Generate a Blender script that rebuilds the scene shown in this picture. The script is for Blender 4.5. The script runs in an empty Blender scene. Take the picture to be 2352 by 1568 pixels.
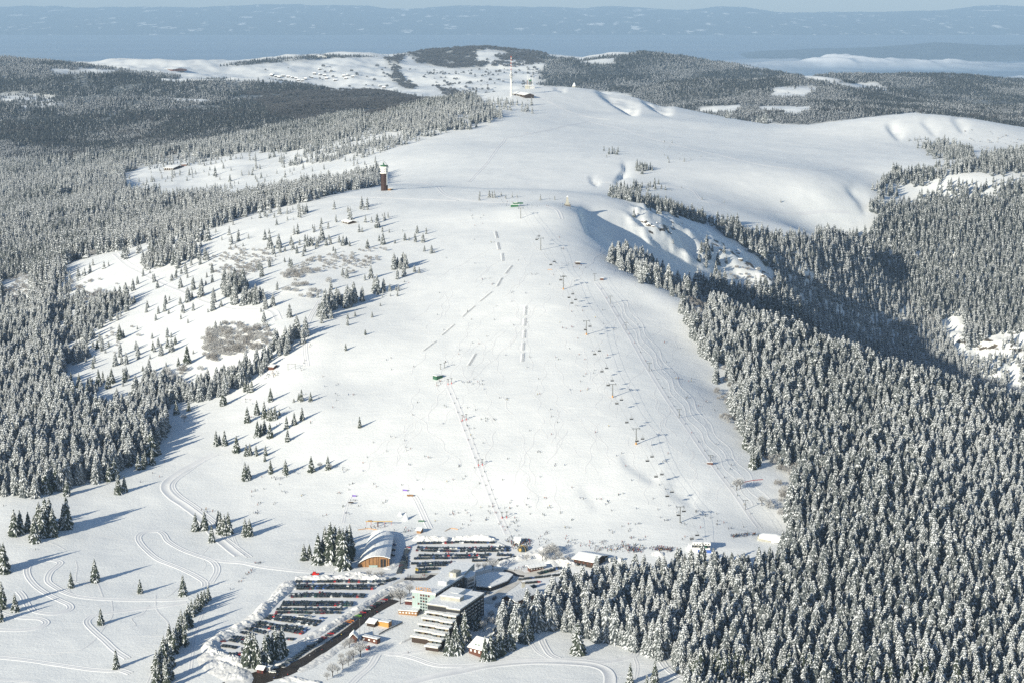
import bpy, bmesh, math, random, time
import numpy as np
from mathutils import Vector, Matrix
T0 = time.time()
R = math.radians
random.seed(7)
rng = np.random.default_rng(7)
C = bpy.context.scene.collection
scene = bpy.context.scene

# ------------------------------------------------------------------ camera frame
F, CX, CY = 4405.0, 1176.0, 784.0          # focal length and centre of the view in a 2352-wide frame
PITCH = R(10.4); CAM_H = 480.0
CP, SP = math.cos(PITCH), math.sin(PITCH)

def tan_down(u, v):
    """(x per metre of Y, drop per metre of Y) of the sight line through a point of the frame"""
    k = (CY - v) / F
    dy = CP + k * SP
    return (u - CX) / F / dy, -(-SP + k * CP) / dy

def proj(x, y, z):
    w = y * CP - (z - CAM_H) * SP
    return CX + F * x / w, CY - F * (y * SP + (z - CAM_H) * CP) / w

# ------------------------------------------------------------------ terrain control points
# (u, v, Y) : a place seen at (u, v) that lies Y metres ahead ; (u, v, -1, z) : lies at height z
CTL = []
def Y_(u, v, Y):
    a, t = tan_down(u, v); CTL.append((a * Y, Y, CAM_H - t * Y))
def Z_(u, v, z):
    a, t = tan_down(u, v); Y = (CAM_H - z) / t; CTL.append((a * Y, Y, z))
def W_(az, Y, z): CTL.append((az * Y, Y, z))

for u, v, z in [
    # meadow in front
    (0,1568,-10),(400,1568,-9),(800,1568,-10),(1200,1568,-13),(1600,1568,-16),(2000,1568,-24),(2352,1568,-32),
    (0,1400,-2),(200,1450,-5),(400,1350,-2),(600,1330,2),(300,1250,6),(0,1250,10),(200,1180,14),(0,1150,22),
    (450,1180,10),(600,1220,7),(800,1180,12),
    (700,1400,0),(550,1500,-4),(900,1320,2),(1100,1260,6),(950,1255,6),(1000,1420,-1),(1150,1400,0),(1150,1300,3),
    (1300,1300,4),(1300,1500,-10),(1450,1480,-12),(1500,1380,-6),
    # foot of the slope
    (1000,1200,10),(1200,1240,9),(1400,1260,8),(1600,1250,9),(1780,1235,7),
    # piste
    (1150,1150,20),(1000,1100,30),(1200,1100,32),(1450,1100,34),(1650,1100,30),(1450,1180,19),
    (900,1000,46),(1200,1000,51),(1500,1000,52),(1680,1000,44),
    (800,870,70),(1050,870,76),(1300,870,78),(1550,870,73),
    (1000,780,95),(1250,780,98),(1450,780,96),(1580,780,88),
    (900,700,113),(1100,700,117),(1300,700,120),(1480,700,112),
    (1000,600,139),(1150,600,143),(1300,600,143),(1050,520,160),(1200,520,163),(1300,520,163),
    (950,490,166),(1080,465,172),(1200,470,173),(1300,470,172),(1340,478,171),(900,445,171),
    # west flank with scattered trees
    (883,438,172),(700,468,160),(500,520,135),(280,590,98),(140,625,74),
    (700,560,140),(500,600,118),(300,680,84),(150,720,62),(700,660,122),(500,700,101),(300,760,72),(200,850,52),
    (650,760,100),(480,800,76),(700,850,76),(500,900,54),(400,1000,37),(600,1000,41),(700,950,55),(560,1100,22),(750,1080,27),
    (350,1080,26),(380,1150,16),(60,1010,34),(0,1140,24),(200,950,40),(60,850,40),(0,720,40),(60,620,46),
    ]: Z_(u, v, z)
for u, v, Y in [
    # bowl on the east side: rim, head wall, gully, spur
    (1335,490,2680),(1345,560,2510),(1400,618,2378),(1480,652,2300),
    (1385,530,2735),(1450,572,2740),(1600,622,2800),(1700,662,2840),
    (1460,478,2860),(1540,500,2900),(1600,528,2940),(1700,580,2960),(1785,648,2880),(1500,530,2790),(1640,590,2860),(1740,625,2870),
    (1450,465,3010),(1600,500,3130),(1720,545,3150),(1960,545,3300),(1850,590,3100),(1800,700,2950),(1951,633,3330),
    # crest of the near wooded spur
    (1580,712,2235),(1700,740,2225),(1900,820,2170),(2150,895,2160),(2352,955,2140),
    (1650,900,2010),(1700,1030,1830),(1900,1000,1925),(2200,1100,1840),(1900,1200,1670),(2300,1300,1605),(1800,1220,1660),(2100,1400,1480),
    # wooded slope beyond the bowl
    (2200,400,3750),(2000,430,3620),(2200,550,3450),(2050,663,3330),(2200,700,3270),(2050,760,3160),(2250,850,3060),(2350,900,3000),(2350,700,3260),(2350,550,3480),(2100,480,3620),(1900,730,3060),
    # saddle and the wide meadow behind
    (1100,436,3300),(900,425,3280),(1300,440,3250),(1100,400,3500),(1350,400,3480),(1100,330,4050),(1400,330,4020),(1100,262,4600),(1400,285,4600),
    (1500,430,3350),(1500,455,3200),(1700,440,3450),(1700,350,4000),(1900,450,3500),(2000,400,3780),(2100,375,3900),(1800,300,4520),(1560,277,4700),(1650,283,4700),
    (1950,350,4100),(2200,345,4250),(2352,385,3850),
    (2100,262,4640),(1980,272,4640),(2230,275,4620),(2352,302,4600),(2150,318,4420),(2280,330,4400),(1850,290,4720),
    (1300,199,5260),(1230,203,5200),(1175,222,4950),(1400,212,5230),(1480,238,5100),(1540,272,4900),(1380,262,4850),(1450,262,4800),(1080,235,4980),(1000,252,4900),
    # west side of the wide ridge
    (800,302,4620),(640,342,4640),(450,372,4660),(300,395,4600),(420,437,4080),(600,405,4130),(800,405,3760),(880,372,3830),(1000,335,4020),(930,300,4400),
    (700,440,3600),(450,475,3500),(300,480,3600),(150,560,3300),(0,560,3300),(100,450,4300),(280,435,4150),(350,540,3100),
    # wooded valley to the west
    (100,400,5100),(0,300,6500),(250,310,6300),(500,330,5600),(450,270,6600),(0,200,8800),(250,215,8300),(600,300,6000),(800,272,6150),(700,240,7000),
    (560,182,8500),(400,186,8600),(780,215,7900),(1030,240,7000),(900,252,6500),
    (0,134,10600),(200,158,10600),(100,145,10600),(330,165,9800),
    # bright hill with the hamlet, summit hill, dark hill
    (400,150,11800),(450,180,10300),(600,202,10000),(600,141,12500),(750,129,12600),(900,128,12600),(780,180,11000),(900,205,10000),(1050,222,9300),(960,160,11500),
    (1120,106,13000),(1030,118,12900),(1000,170,11300),(1200,122,12900),(1270,132,12700),(1250,170,11000),(1150,190,10200),
    (1335,142,12500),(1400,130,12500),(1480,122,12500),(1600,136,12200),(1700,153,11700),(1480,200,10000),(1600,205,9700),(1400,180,10600),(1850,178,11300),
    # hills to the north east
    (1830,182,8600),(1700,205,8300),(1600,240,7600),(1560,250,7300),(1700,262,6800),(1820,262,6600),(2000,240,7600),(1950,205,8400),(2352,252,7600),(2150,250,7400),(1950,270,6500),(2200,265,6600),
    (2020,182,10200),(1930,190,10300),(2120,205,9800),(2250,230,9300),(2352,262,8000),(2250,178,12900),(2352,194,12900),(2150,195,12900),
    ]: Y_(u, v, Y)
for az, Y, z in [
    (-.10,12000+2200,-350),(0,15200,-600),(.10,15200,-600),(-.2,13500,-500),(.05,14200,-250),(.2,16500,-700),(.27,16500,-700),(-.27,13500,-400),(.16,12800,-350),
    (0,8200,-70),(.03,7600,-60),(-.12,9500,-30),(.06,7000,-40),(.1,6000,20),(.0,6300,60),(.15,5600,60),(.22,5400,40),
    (.17,2480,-95),(.22,2500,-150),(.27,2500,-190),(.12,2480,10),(.20,2780,-135),(.26,2780,-185),(.32,2500,-200),(.32,3000,-60),(.32,3800,110),(.32,1600,-30),(.32,2000,-30),(.32,1250,-45),(.34,4600,110),(.34,7500,0),(.34,12000,-200),
    (-.34,1250,-10),(-.34,1700,10),(-.34,2300,30),(-.34,3300,20),(-.34,5000,0),(-.34,8500,60),(-.34,10600,140),(0,1100,-12),(-.25,1150,-12),(.25,1150,-30),
    ]: W_(az, Y, z)
CTL = np.array(CTL)

def vnoise(x, y, seed=0):
    xi = np.floor(x).astype(np.int64); yi = np.floor(y).astype(np.int64)
    fx = x - xi; fy = y - yi
    fx = fx * fx * fx * (fx * (fx * 6 - 15) + 10); fy = fy * fy * fy * (fy * (fy * 6 - 15) + 10)
    def h(a, b):
        n = (a * 374761393 + b * 668265263 + seed * 1442695041) & 0xffffffff
        n = ((n ^ (n >> 13)) * 1274126177) & 0xffffffff
        n = ((n ^ (n >> 16)) * 2246822519) & 0xffffffff
        return ((n ^ (n >> 15)) & 0xffffff) / float(0xffffff) * 2 - 1
    return (h(xi, yi) * (1-fx) + h(xi+1, yi) * fx) * (1-fy) + (h(xi, yi+1) * (1-fx) + h(xi+1, yi+1) * fx) * fy
def fbm(x, y, o=4, seed=0):
    s = 0; a = 1; t = 0
    for i in range(o):
        s = s + a * vnoise(x * 2**i + 17.3*i, y * 2**i - 9.1*i, seed + i); t += a; a *= .5
    return s / t

def rolling(X, Y):
    """natural roll of the ground, coarse far away and fine close by"""
    far = np.clip((Y - 5200) / 3500, 0, 1)
    z = fbm(X/620, Y/620, 5, 3) * 62 * far
    z = z + fbm(X/230, Y/300, 4, 41) * 15 * np.clip((Y - 2900)/900, 0, 1) * np.clip((-X - 350)/300, 0, 1)
    z = z + fbm(X/150, Y/150, 3, 9) * 1.5 * np.clip((Y-1900)/900, 0, 1)
    return z + fbm(X/60, Y/60, 3, 5) * .55
def tps_fit(P, z, lam=2e-4):
    n = len(P); d = np.linalg.norm(P[:, None] - P[None], axis=2)
    K = np.where(d > 0, d * d * np.log(d + 1e-12), 0) + lam * np.eye(n)
    Q = np.hstack([np.ones((n, 1)), P]); A = np.zeros((n + 3, n + 3))
    A[:n, :n] = K; A[:n, n:] = Q; A[n:, :n] = Q.T
    return np.linalg.solve(A, np.concatenate([z, np.zeros(3)]))
TP = np.stack([CTL[:, 0] / CTL[:, 1], np.log(CTL[:, 1])], 1)
TW = tps_fit(TP, CTL[:, 2] - rolling(CTL[:, 0], CTL[:, 1]))
def tps_eval(q):
    out = np.empty(len(q))
    for i in range(0, len(q), 20000):
        b = q[i:i+20000]
        d2 = (b[:, 0:1] - TP[None, :, 0])**2 + (b[:, 1:2] - TP[None, :, 1])**2
        out[i:i+20000] = (0.5 * d2 * np.log(d2 + 1e-18)) @ TW[:-3] + TW[-3] + b @ TW[-2:]
    return out

# ------------------------------------------------------------------ terrain grid (azimuth by log distance)
NA = 620; AZ0, AZ1 = -.345, .345
ys = [1060.0]
while ys[-1] < 17000: ys.append(ys[-1] + max(2.6, ys[-1] * .0031))
YS = np.array(ys); NY = len(YS); LY = np.log(YS)
AZ = np.linspace(AZ0, AZ1, NA)
GA, GY = np.meshgrid(AZ, YS)
GX = GA * GY
# smooth base on a coarse grid, upsampled
ca = np.linspace(AZ0, AZ1, 240); cl = np.linspace(LY[0], LY[-1], 420)
A2, L2 = np.meshgrid(ca, cl)
CZ = tps_eval(np.stack([A2.ravel(), L2.ravel()], 1)).reshape(A2.shape)
def bil(G, a0, a1, l0, l1, qa, ql):
    h, w = G.shape
    fa = np.clip((qa - a0) / (a1 - a0) * (w - 1), 0, w - 1.001); fl = np.clip((ql - l0) / (l1 - l0) * (h - 1), 0, h - 1.001)
    ia = fa.astype(int); il = fl.astype(int); fa = fa - ia; fl = fl - il
    return (G[il, ia] * (1-fa) + G[il, ia+1] * fa) * (1-fl) + (G[il+1, ia] * (1-fa) + G[il+1, ia+1] * fa) * fl
def cubic_up(G, qa, ql):
    h, w = G.shape
    fa = (qa - AZ0) / (AZ1 - AZ0) * (w - 1); fl = (ql - LY[0]) / (LY[-1] - LY[0]) * (h - 1)
    def wts(f, n):
        i = np.clip(f.astype(int), 0, n - 2); t = f - i
        W = np.stack([-.5*t+t*t-.5*t**3, 1-2.5*t*t+1.5*t**3, .5*t+2*t*t-1.5*t**3, -.5*t*t+.5*t**3])
        I = np.stack([np.clip(i-1, 0, n-1), i, np.clip(i+1, 0, n-1), np.clip(i+2, 0, n-1)])
        return W, I
    Wa, Ia = wts(fa, w); Wl, Il = wts(fl, h)
    M = sum(Wl[k][:, None] * G[Il[k]] for k in range(4))
    return sum(Wa[k][None] * M[:, Ia[k]] for k in range(4))
GZ = cubic_up(CZ, AZ, LY)

def seg_dist(px, py, poly):
    """distance in the frame from points to a polyline"""
    best = np.full(px.shape, 1e9)
    for (x0, y0), (x1, y1) in zip(poly[:-1], poly[1:]):
        dx, dy = x1-x0, y1-y0; L = dx*dx + dy*dy
        t = np.clip(((px-x0)*dx + (py-y0)*dy) / L, 0, 1)
        best = np.minimum(best, np.hypot(px-x0-t*dx, py-y0-t*dy))
    return best
# rolling detail
GZ += rolling(GX, GY) * np.clip((17000-GY)/2500, 0, 1)
GZ += fbm(GX/17, GY/17, 3, 11) * .22
# rough ground in the bowl
gu, gv = proj(GX, GY, GZ)
bowl = np.exp(-(np.maximum(0, seg_dist(gu, gv, [(1480,510),(1600,580),(1740,630)]) - 25) / 22)**2) * (GY > 2600) * (GY < 3100)
GZ += bowl * fbm(GX/24, GY/24, 4, 21) * 12
crag = np.exp(-(np.maximum(0, seg_dist(gu, gv, [(2210,760),(2290,830),(2352,800)]) - 20) / 30)**2) * (GY > 2700) * (GY < 3400)
GZ += crag * fbm(GX/34, GY/34, 4, 25) * 15
# wind-cut steps on the open slopes: the ground falls away on one side of a line and comes back gradually
def step(px, py, poly, drop, w1, w2):
    best = np.full(px.shape, 1e9); sgn = np.zeros(px.shape); end = np.zeros(px.shape)
    n = len(poly) - 1
    for i, ((x0, y0), (x1, y1)) in enumerate(zip(poly[:-1], poly[1:])):
        dx, dy = x1-x0, y1-y0; L = math.hypot(dx, dy)
        t = ((px-x0)*dx + (py-y0)*dy) / (L*L); tc = np.clip(t, 0, 1)
        d = np.hypot(px-x0-tc*dx, py-y0-tc*dy); s = -((px-x0)*(-dy) + (py-y0)*dx) / L * -1
        m = d < best; best = np.where(m, d, best); sgn = np.where(m, -s, sgn); end = np.where(m, (i+tc)/n, end)
    side = np.where(sgn > 0, best, -best)
    fade = np.clip(np.minimum(end, 1-end) * 3.5, 0, 1); fade = fade*fade*(3-2*fade)
    return drop * fade * (.5 + .5*np.tanh(side / w1)) * np.exp(-(np.maximum(side, 0) / w2)**2) * np.exp(-(np.maximum(-side, 0) / w2)**2)
for pl, d, w1, w2 in [([(1428,365),(1432,392),(1412,418),(1425,440)], 7, 2.0, 16), ([(1352,402),(1358,420),(1376,432)], 5, 1.8, 13), ([(1935,425),(1968,462),(1990,500)], 6, 3, 22),
                 ([(2030,282),(2050,310),(2070,330)], 7, 3, 20), ([(2180,270),(2215,312)], 6, 3, 18), ([(2110,275),(2150,318)], 4, 3, 18), ([(1420,1035),(1436,1068),(1490,1105),(1520,1112)], 1.9, 6, 45),
                 ([(1320,1105),(1375,1185)], 1.4, 9, 55), ([(1520,1120),(1600,1170)], 1.6, 7, 45), ([(1200,1090),(1250,1160)], 1.2, 10, 60),
                 ([(1362,208),(1395,232),(1445,262),(1470,268)], 16, 2.5, 24), ([(1462,222),(1500,250),(1545,272)], 14, 3, 26), ([(1270,205),(1300,214)], 5, 2, 12), ([(1332,468),(1337,500),(1352,535),(1395,568),(1445,590)], 15, 2.5, 32)]:
    GZ -= .72 * step(gu, gv, pl, d, w1, w2) * (GY < 5600) * (1 + .8*fbm(GX/45, GY/45, 3, 31))

def height(x, y):
    x = np.asarray(x, float); y = np.asarray(y, float)
    a = x / y; ji = np.clip(np.searchsorted(YS, y) - 1, 0, NY - 2); fy = np.clip((y - YS[ji]) / (YS[ji+1] - YS[ji]), 0, 1)
    fa = np.clip((a - AZ0) / (AZ1 - AZ0) * (NA - 1), 0, NA - 1.001); ia = fa.astype(int); fa = fa - ia
    return (GZ[ji, ia]*(1-fa) + GZ[ji, ia+1]*fa)*(1-fy) + (GZ[ji+1, ia]*(1-fa) + GZ[ji+1, ia+1]*fa)*fy
def hz(x, y): return float(height(x, y))
def ground(u, v, ymin=1060.0, ymax=17000.0):
    """where the sight line through (u, v) meets the terrain"""
    a, t = tan_down(u, v)
    Y = YS[(YS >= ymin) & (YS <= ymax)]
    d = (CAM_H - t * Y) - height(a * Y, Y)
    k = np.argmax(d < 0) if (d < 0).any() else len(Y) - 1
    if k == 0: y = Y[0]
    else:
        y = Y[k-1] + (Y[k]-Y[k-1]) * d[k-1] / (d[k-1]-d[k] + 1e-9)
    return Vector((a*y, y, hz(a*y, y)))
def mpp(p): return p[1] / F / CP      # metres per frame unit at a place (near enough)
print("terrain grid", GZ.shape, round(time.time()-T0, 1))
# ------------------------------------------------------------------ helpers
def mat(name, col, rough=.8, metal=0, noise=0, nscale=1.0, col2=None, spec=.3, bump=0, bscale=1.0, bdist=.1, emit=None):
    m = bpy.data.materials.new(name); m.use_nodes = True
    nt = m.node_tree; b = nt.nodes['Principled BSDF']
    b.inputs['Base Color'].default_value = (*col, 1); b.inputs['Roughness'].default_value = rough
    b.inputs['Metallic'].default_value = metal; b.inputs['Specular IOR Level'].default_value = spec
    if col2 is not None or noise or bump:
        tc = nt.nodes.new('ShaderNodeTexCoord')
    if col2 is not None:
        n = nt.nodes.new('ShaderNodeTexNoise'); n.inputs['Scale'].default_value = nscale; n.inputs['Detail'].default_value = 4
        r = nt.nodes.new('ShaderNodeValToRGB'); r.color_ramp.elements[0].position = .5 - noise; r.color_ramp.elements[1].position = .5 + noise
        r.color_ramp.elements[0].color = (*col, 1); r.color_ramp.elements[1].color = (*col2, 1)
        nt.links.new(tc.outputs['Object'], n.inputs['Vector']); nt.links.new(n.outputs['Fac'], r.inputs['Fac']); nt.links.new(r.outputs['Color'], b.inputs['Base Color'])
    if bump:
        n2 = nt.nodes.new('ShaderNodeTexNoise'); n2.inputs['Scale'].default_value = bscale; n2.inputs['Detail'].default_value = 5
        bp = nt.nodes.new('ShaderNodeBump'); bp.inputs['Strength'].default_value = bump; bp.inputs['Distance'].default_value = bdist
        nt.links.new(tc.outputs['Object'], n2.inputs['Vector']); nt.links.new(n2.outputs['Fac'], bp.inputs['Height']); nt.links.new(bp.outputs['Normal'], b.inputs['Normal'])
    if emit: b.inputs['Emission Color'].default_value = (*emit, 1); b.inputs['Emission Strength'].default_value = 1
    return m
def link(o, parent=None, loc=None, rz=0.0):
    C.objects.link(o)
    if parent is not None: o.parent = parent
    if loc is not None: o.location = loc
    if rz: o.rotation_euler = (0, 0, rz)
    return o
def tag(o, label=None, cat=None, group=None, kind=None):
    if label: o['label'] = label
    if cat: o['category'] = cat
    if group: o['group'] = group
    if kind: o['kind'] = kind
    return o
def grid_mesh(name, X, Y, Z, smooth=True, attrs=None):
    h, w = X.shape
    me = bpy.data.meshes.new(name)
    co = np.stack([X.ravel(), Y.ravel(), Z.ravel()], 1).astype(np.float32)
    i = np.arange(h*w).reshape(h, w)
    q = np.stack([i[:-1, :-1].ravel(), i[:-1, 1:].ravel(), i[1:, 1:].ravel(), i[1:, :-1].ravel()], 1).astype(np.int32)
    me.vertices.add(h*w); me.vertices.foreach_set('co', co.ravel())
    me.loops.add(q.size); me.loops.foreach_set('vertex_index', q.ravel())
    me.polygons.add(len(q)); me.polygons.foreach_set('loop_start', np.arange(0, q.size, 4, dtype=np.int32))
    me.polygons.foreach_set('use_smooth', np.full(len(q), smooth))
    me.update(calc_edges=True)
    for k, v in (attrs or {}).items():
        a = me.attributes.new(k, 'FLOAT', 'POINT'); a.data.foreach_set('value', v.ravel().astype(np.float32))
    return me

# ------------------------------------------------------------------ camera, sun, sky
cam = bpy.data.cameras.new('camera'); co_ = bpy.data.objects.new('camera', cam); C.objects.link(co_)
cam.sensor_width = 36; cam.lens = 36 * F / 2352; cam.clip_start = 5; cam.clip_end = 300000
co_.location = (0, 0, CAM_H); co_.rotation_euler = (R(90) - PITCH, 0, 0)
scene.camera = co_
SUN_EL = R(17.6); SUN_AZ = R(180 + 43)      # direction to the sun, clockwise from +Y
sd = Vector((math.sin(SUN_AZ)*math.cos(SUN_EL), math.cos(SUN_AZ)*math.cos(SUN_EL), math.sin(SUN_EL)))
sl = bpy.data.lights.new('sun', 'SUN'); sl.energy = 4.1; sl.angle = R(.53); sl.color = (1, .935, .775)
so = bpy.data.objects.new('sun', sl); C.objects.link(so); so.rotation_euler = sd.to_track_quat('Z', 'Y').to_euler()
w = bpy.data.worlds.new('World'); scene.world = w; w.use_nodes = True
wn = w.node_tree; bg = wn.nodes['Background']; sky = wn.nodes.new('ShaderNodeTexSky'); sky.sky_type = 'NISHITA'
sky.sun_disc = False; sky.sun_elevation = SUN_EL; sky.sun_rotation = SUN_AZ; sky.altitude = 1750; sky.air_density = 1.0; sky.dust_density = .6; sky.ozone_density = 1.4
wn.links.new(sky.outputs[0], bg.inputs['Color']); bg.inputs["Strength"].default_value = .078
scene.view_settings.view_transform = 'Standard'; scene.view_settings.look = 'None'; scene.view_settings.gamma = 1
scene.view_settings.exposure = .76
cy = scene.cycles
cy.max_bounces = 5; cy.diffuse_bounces = 3; cy.glossy_bounces = 2; cy.transmission_bounces = 2; cy.volume_bounces = 0; cy.transparent_max_bounces = 6
cy.caustics_reflective = False; cy.caustics_refractive = False
cy.use_denoising = False

# ------------------------------------------------------------------ snow
def snow_material():
    m = bpy.data.materials.new('snow'); m.use_nodes = True; nt = m.node_tree; b = nt.nodes['Principled BSDF']
    b.inputs['Roughness'].default_value = .55; b.inputs['Specular IOR Level'].default_value = .25
    N = nt.nodes.new; L = nt.links.new
    geo = N('ShaderNodeNewGeometry')
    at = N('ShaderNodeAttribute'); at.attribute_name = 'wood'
    rk = N('ShaderNodeAttribute'); rk.attribute_name = 'rock'
    n1 = N('ShaderNodeTexNoise'); n1.inputs['Scale'].default_value = .035; n1.inputs['Detail'].default_value = 6
    L(geo.outputs['Position'], n1.inputs['Vector'])
    cr = N('ShaderNodeValToRGB'); cr.color_ramp.elements[0].color = (.835, .845, .835, 1); cr.color_ramp.elements[1].color = (.90, .905, .885, 1)
    cr.color_ramp.elements[0].position = .35; cr.color_ramp.elements[1].position = .65
    L(n1.outputs['Fac'], cr.inputs['Fac'])
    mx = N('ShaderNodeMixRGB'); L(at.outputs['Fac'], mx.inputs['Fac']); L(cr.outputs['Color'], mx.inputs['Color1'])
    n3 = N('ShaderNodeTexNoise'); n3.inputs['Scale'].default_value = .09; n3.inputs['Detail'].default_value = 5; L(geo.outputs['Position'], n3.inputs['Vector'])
    c3 = N('ShaderNodeValToRGB'); c3.color_ramp.elements[0].color = (.035, .042, .04, 1); c3.color_ramp.elements[1].color = (.40, .41, .40, 1)  # painted tree shade and brush tones for the far forest floor
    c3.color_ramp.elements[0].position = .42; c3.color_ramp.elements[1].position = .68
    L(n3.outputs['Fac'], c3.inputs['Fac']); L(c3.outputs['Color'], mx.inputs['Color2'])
    # rock showing through where the bowl is steep
    n4 = N('ShaderNodeTexNoise'); n4.inputs['Scale'].default_value = .078; n4.inputs['Detail'].default_value = 6; L(geo.outputs['Position'], n4.inputs['Vector'])
    mu = N('ShaderNodeMath'); mu.operation = 'MULTIPLY'; L(n4.outputs['Fac'], mu.inputs[0]); L(rk.outputs['Fac'], mu.inputs[1])
    r4 = N('ShaderNodeValToRGB'); r4.color_ramp.elements[0].position = .52; r4.color_ramp.elements[1].position = .57; L(mu.outputs[0], r4.inputs['Fac'])
    m4 = N('ShaderNodeMixRGB'); m4.inputs['Color2'].default_value = (.10, .085, .07, 1); L(r4.outputs['Color'], m4.inputs['Fac']); L(mx.outputs['Color'], m4.inputs['Color1'])
    L(m4.outputs['Color'], b.inputs['Base Color'])
    # fine relief: wind ripples, churned piste
    n5 = N('ShaderNodeTexNoise'); n5.inputs['Scale'].default_value = .45; n5.inputs['Detail'].default_value = 6; n5.inputs['Roughness'].default_value = .65; L(geo.outputs['Position'], n5.inputs['Vector'])
    mp = N('ShaderNodeMapping'); mp.inputs['Scale'].default_value = (.05, .14, .1); mp.inputs['Rotation'].default_value = (0, 0, R(52)); L(geo.outputs['Position'], mp.inputs['Vector'])
    n6 = N('ShaderNodeTexNoise'); n6.inputs['Scale'].default_value = 1; n6.inputs['Detail'].default_value = 4; L(mp.outputs[0], n6.inputs['Vector'])
    ad = N('ShaderNodeMath'); ad.operation = 'MULTIPLY_ADD'; L(n6.outputs['Fac'], ad.inputs[0]); ad.inputs[1].default_value = .9; L(n5.outputs['Fac'], ad.inputs[2])
    bp = N('ShaderNodeBump'); bp.inputs['Strength'].default_value = .5; bp.inputs['Distance'].default_value = .62
    L(ad.outputs[0], bp.inputs['Height']); L(bp.outputs[0], b.inputs['Normal'])
    return m
SNOW = snow_material()
M = dict(
    snowcap=mat('snow_cap', (.91, .915, .90), .6, bump=.6, bscale=.5, bdist=.6), palewall=mat('pale_parapet', (.55, .54, .51), .8),
    heap=mat('heaped_snow', (.82, .82, .81), .65, col2=(.66, .65, .63), noise=.25, nscale=.3, bump=.6, bscale=.9, bdist=.35),
    wood=mat('brown_boards', (.24, .12, .05), .7, col2=(.33, .18, .08), noise=.2, nscale=.6),
    darkwood=mat('dark_boards', (.045, .03, .022), .8), redwood=mat('red_brown_boards', (.11, .045, .03), .75),
    white=mat('white_render', (.72, .71, .67), .7), concrete=mat('concrete', (.42, .41, .36), .8, col2=(.33, .32, .28), noise=.2, nscale=.3),
    dark=mat('dark_void', (.02, .021, .024), .5), glass=mat('window_glass', (.04, .055, .06), .12, spec=.6),
    paleglass=mat('pale_glass', (.33, .42, .40), .25, spec=.6), steel=mat('grey_steel', (.16, .165, .16), .5, metal=.4), palesteel=mat('pale_steel', (.5, .5, .5), .5, metal=.3),
    green=mat('green_paint', (.03, .12, .06), .6), orange=mat('orange_boards', (.50, .25, .07), .7), red=mat('red_paint', (.55, .02, .015), .45), fadedred=mat('faded_red', (.45,.09,.06), .6), yellow=mat('yellow_paint', (.55, .38, .12), .6),
    brownshingle=mat('brown_shingles', (.040,.020,.016), .75), maroon=mat('maroon_cladding', (.085, .02, .016), .7), asphalt=mat('wet_asphalt', (.022, .017, .013), .6, col2=(.06, .047, .036), noise=.25, nscale=.12),
    slush=mat('dirty_snow', (.56, .52, .45), .7, col2=(.76, .74, .70), noise=.22, nscale=.12), packed=mat('packed_snow', (.80, .80, .79), .6, col2=(.88, .88, .87), noise=.2, nscale=.1),
    slats=mat('weathered_slats', (.30,.28,.26), .8), ochre=mat('ochre_blinds', (.13,.11,.07), .8), blue=mat('blue_tarp', (.05, .12, .4), .6), purple=mat('purple_banner', (.15, .07, .4), .6), rock=mat('dark_rock', (.09, .075, .06), .9, col2=(.18, .16, .14), noise=.2, nscale=.5),
)
# ------------------------------------------------------------------ where things grow (polygons in the frame, applied to the ground they fall on)
def inside(px, py, poly):
    r = np.zeros(px.shape, bool); n = len(poly)
    for i in range(n):
        x0, y0 = poly[i]; x1, y1 = poly[(i+1) % n]
        if y0 == y1: continue
        c = ((y0 > py) != (y1 > py)) & (px < (x1-x0) * (py-y0) / (y1-y0) + x0)
        r ^= c
    return r
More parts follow.
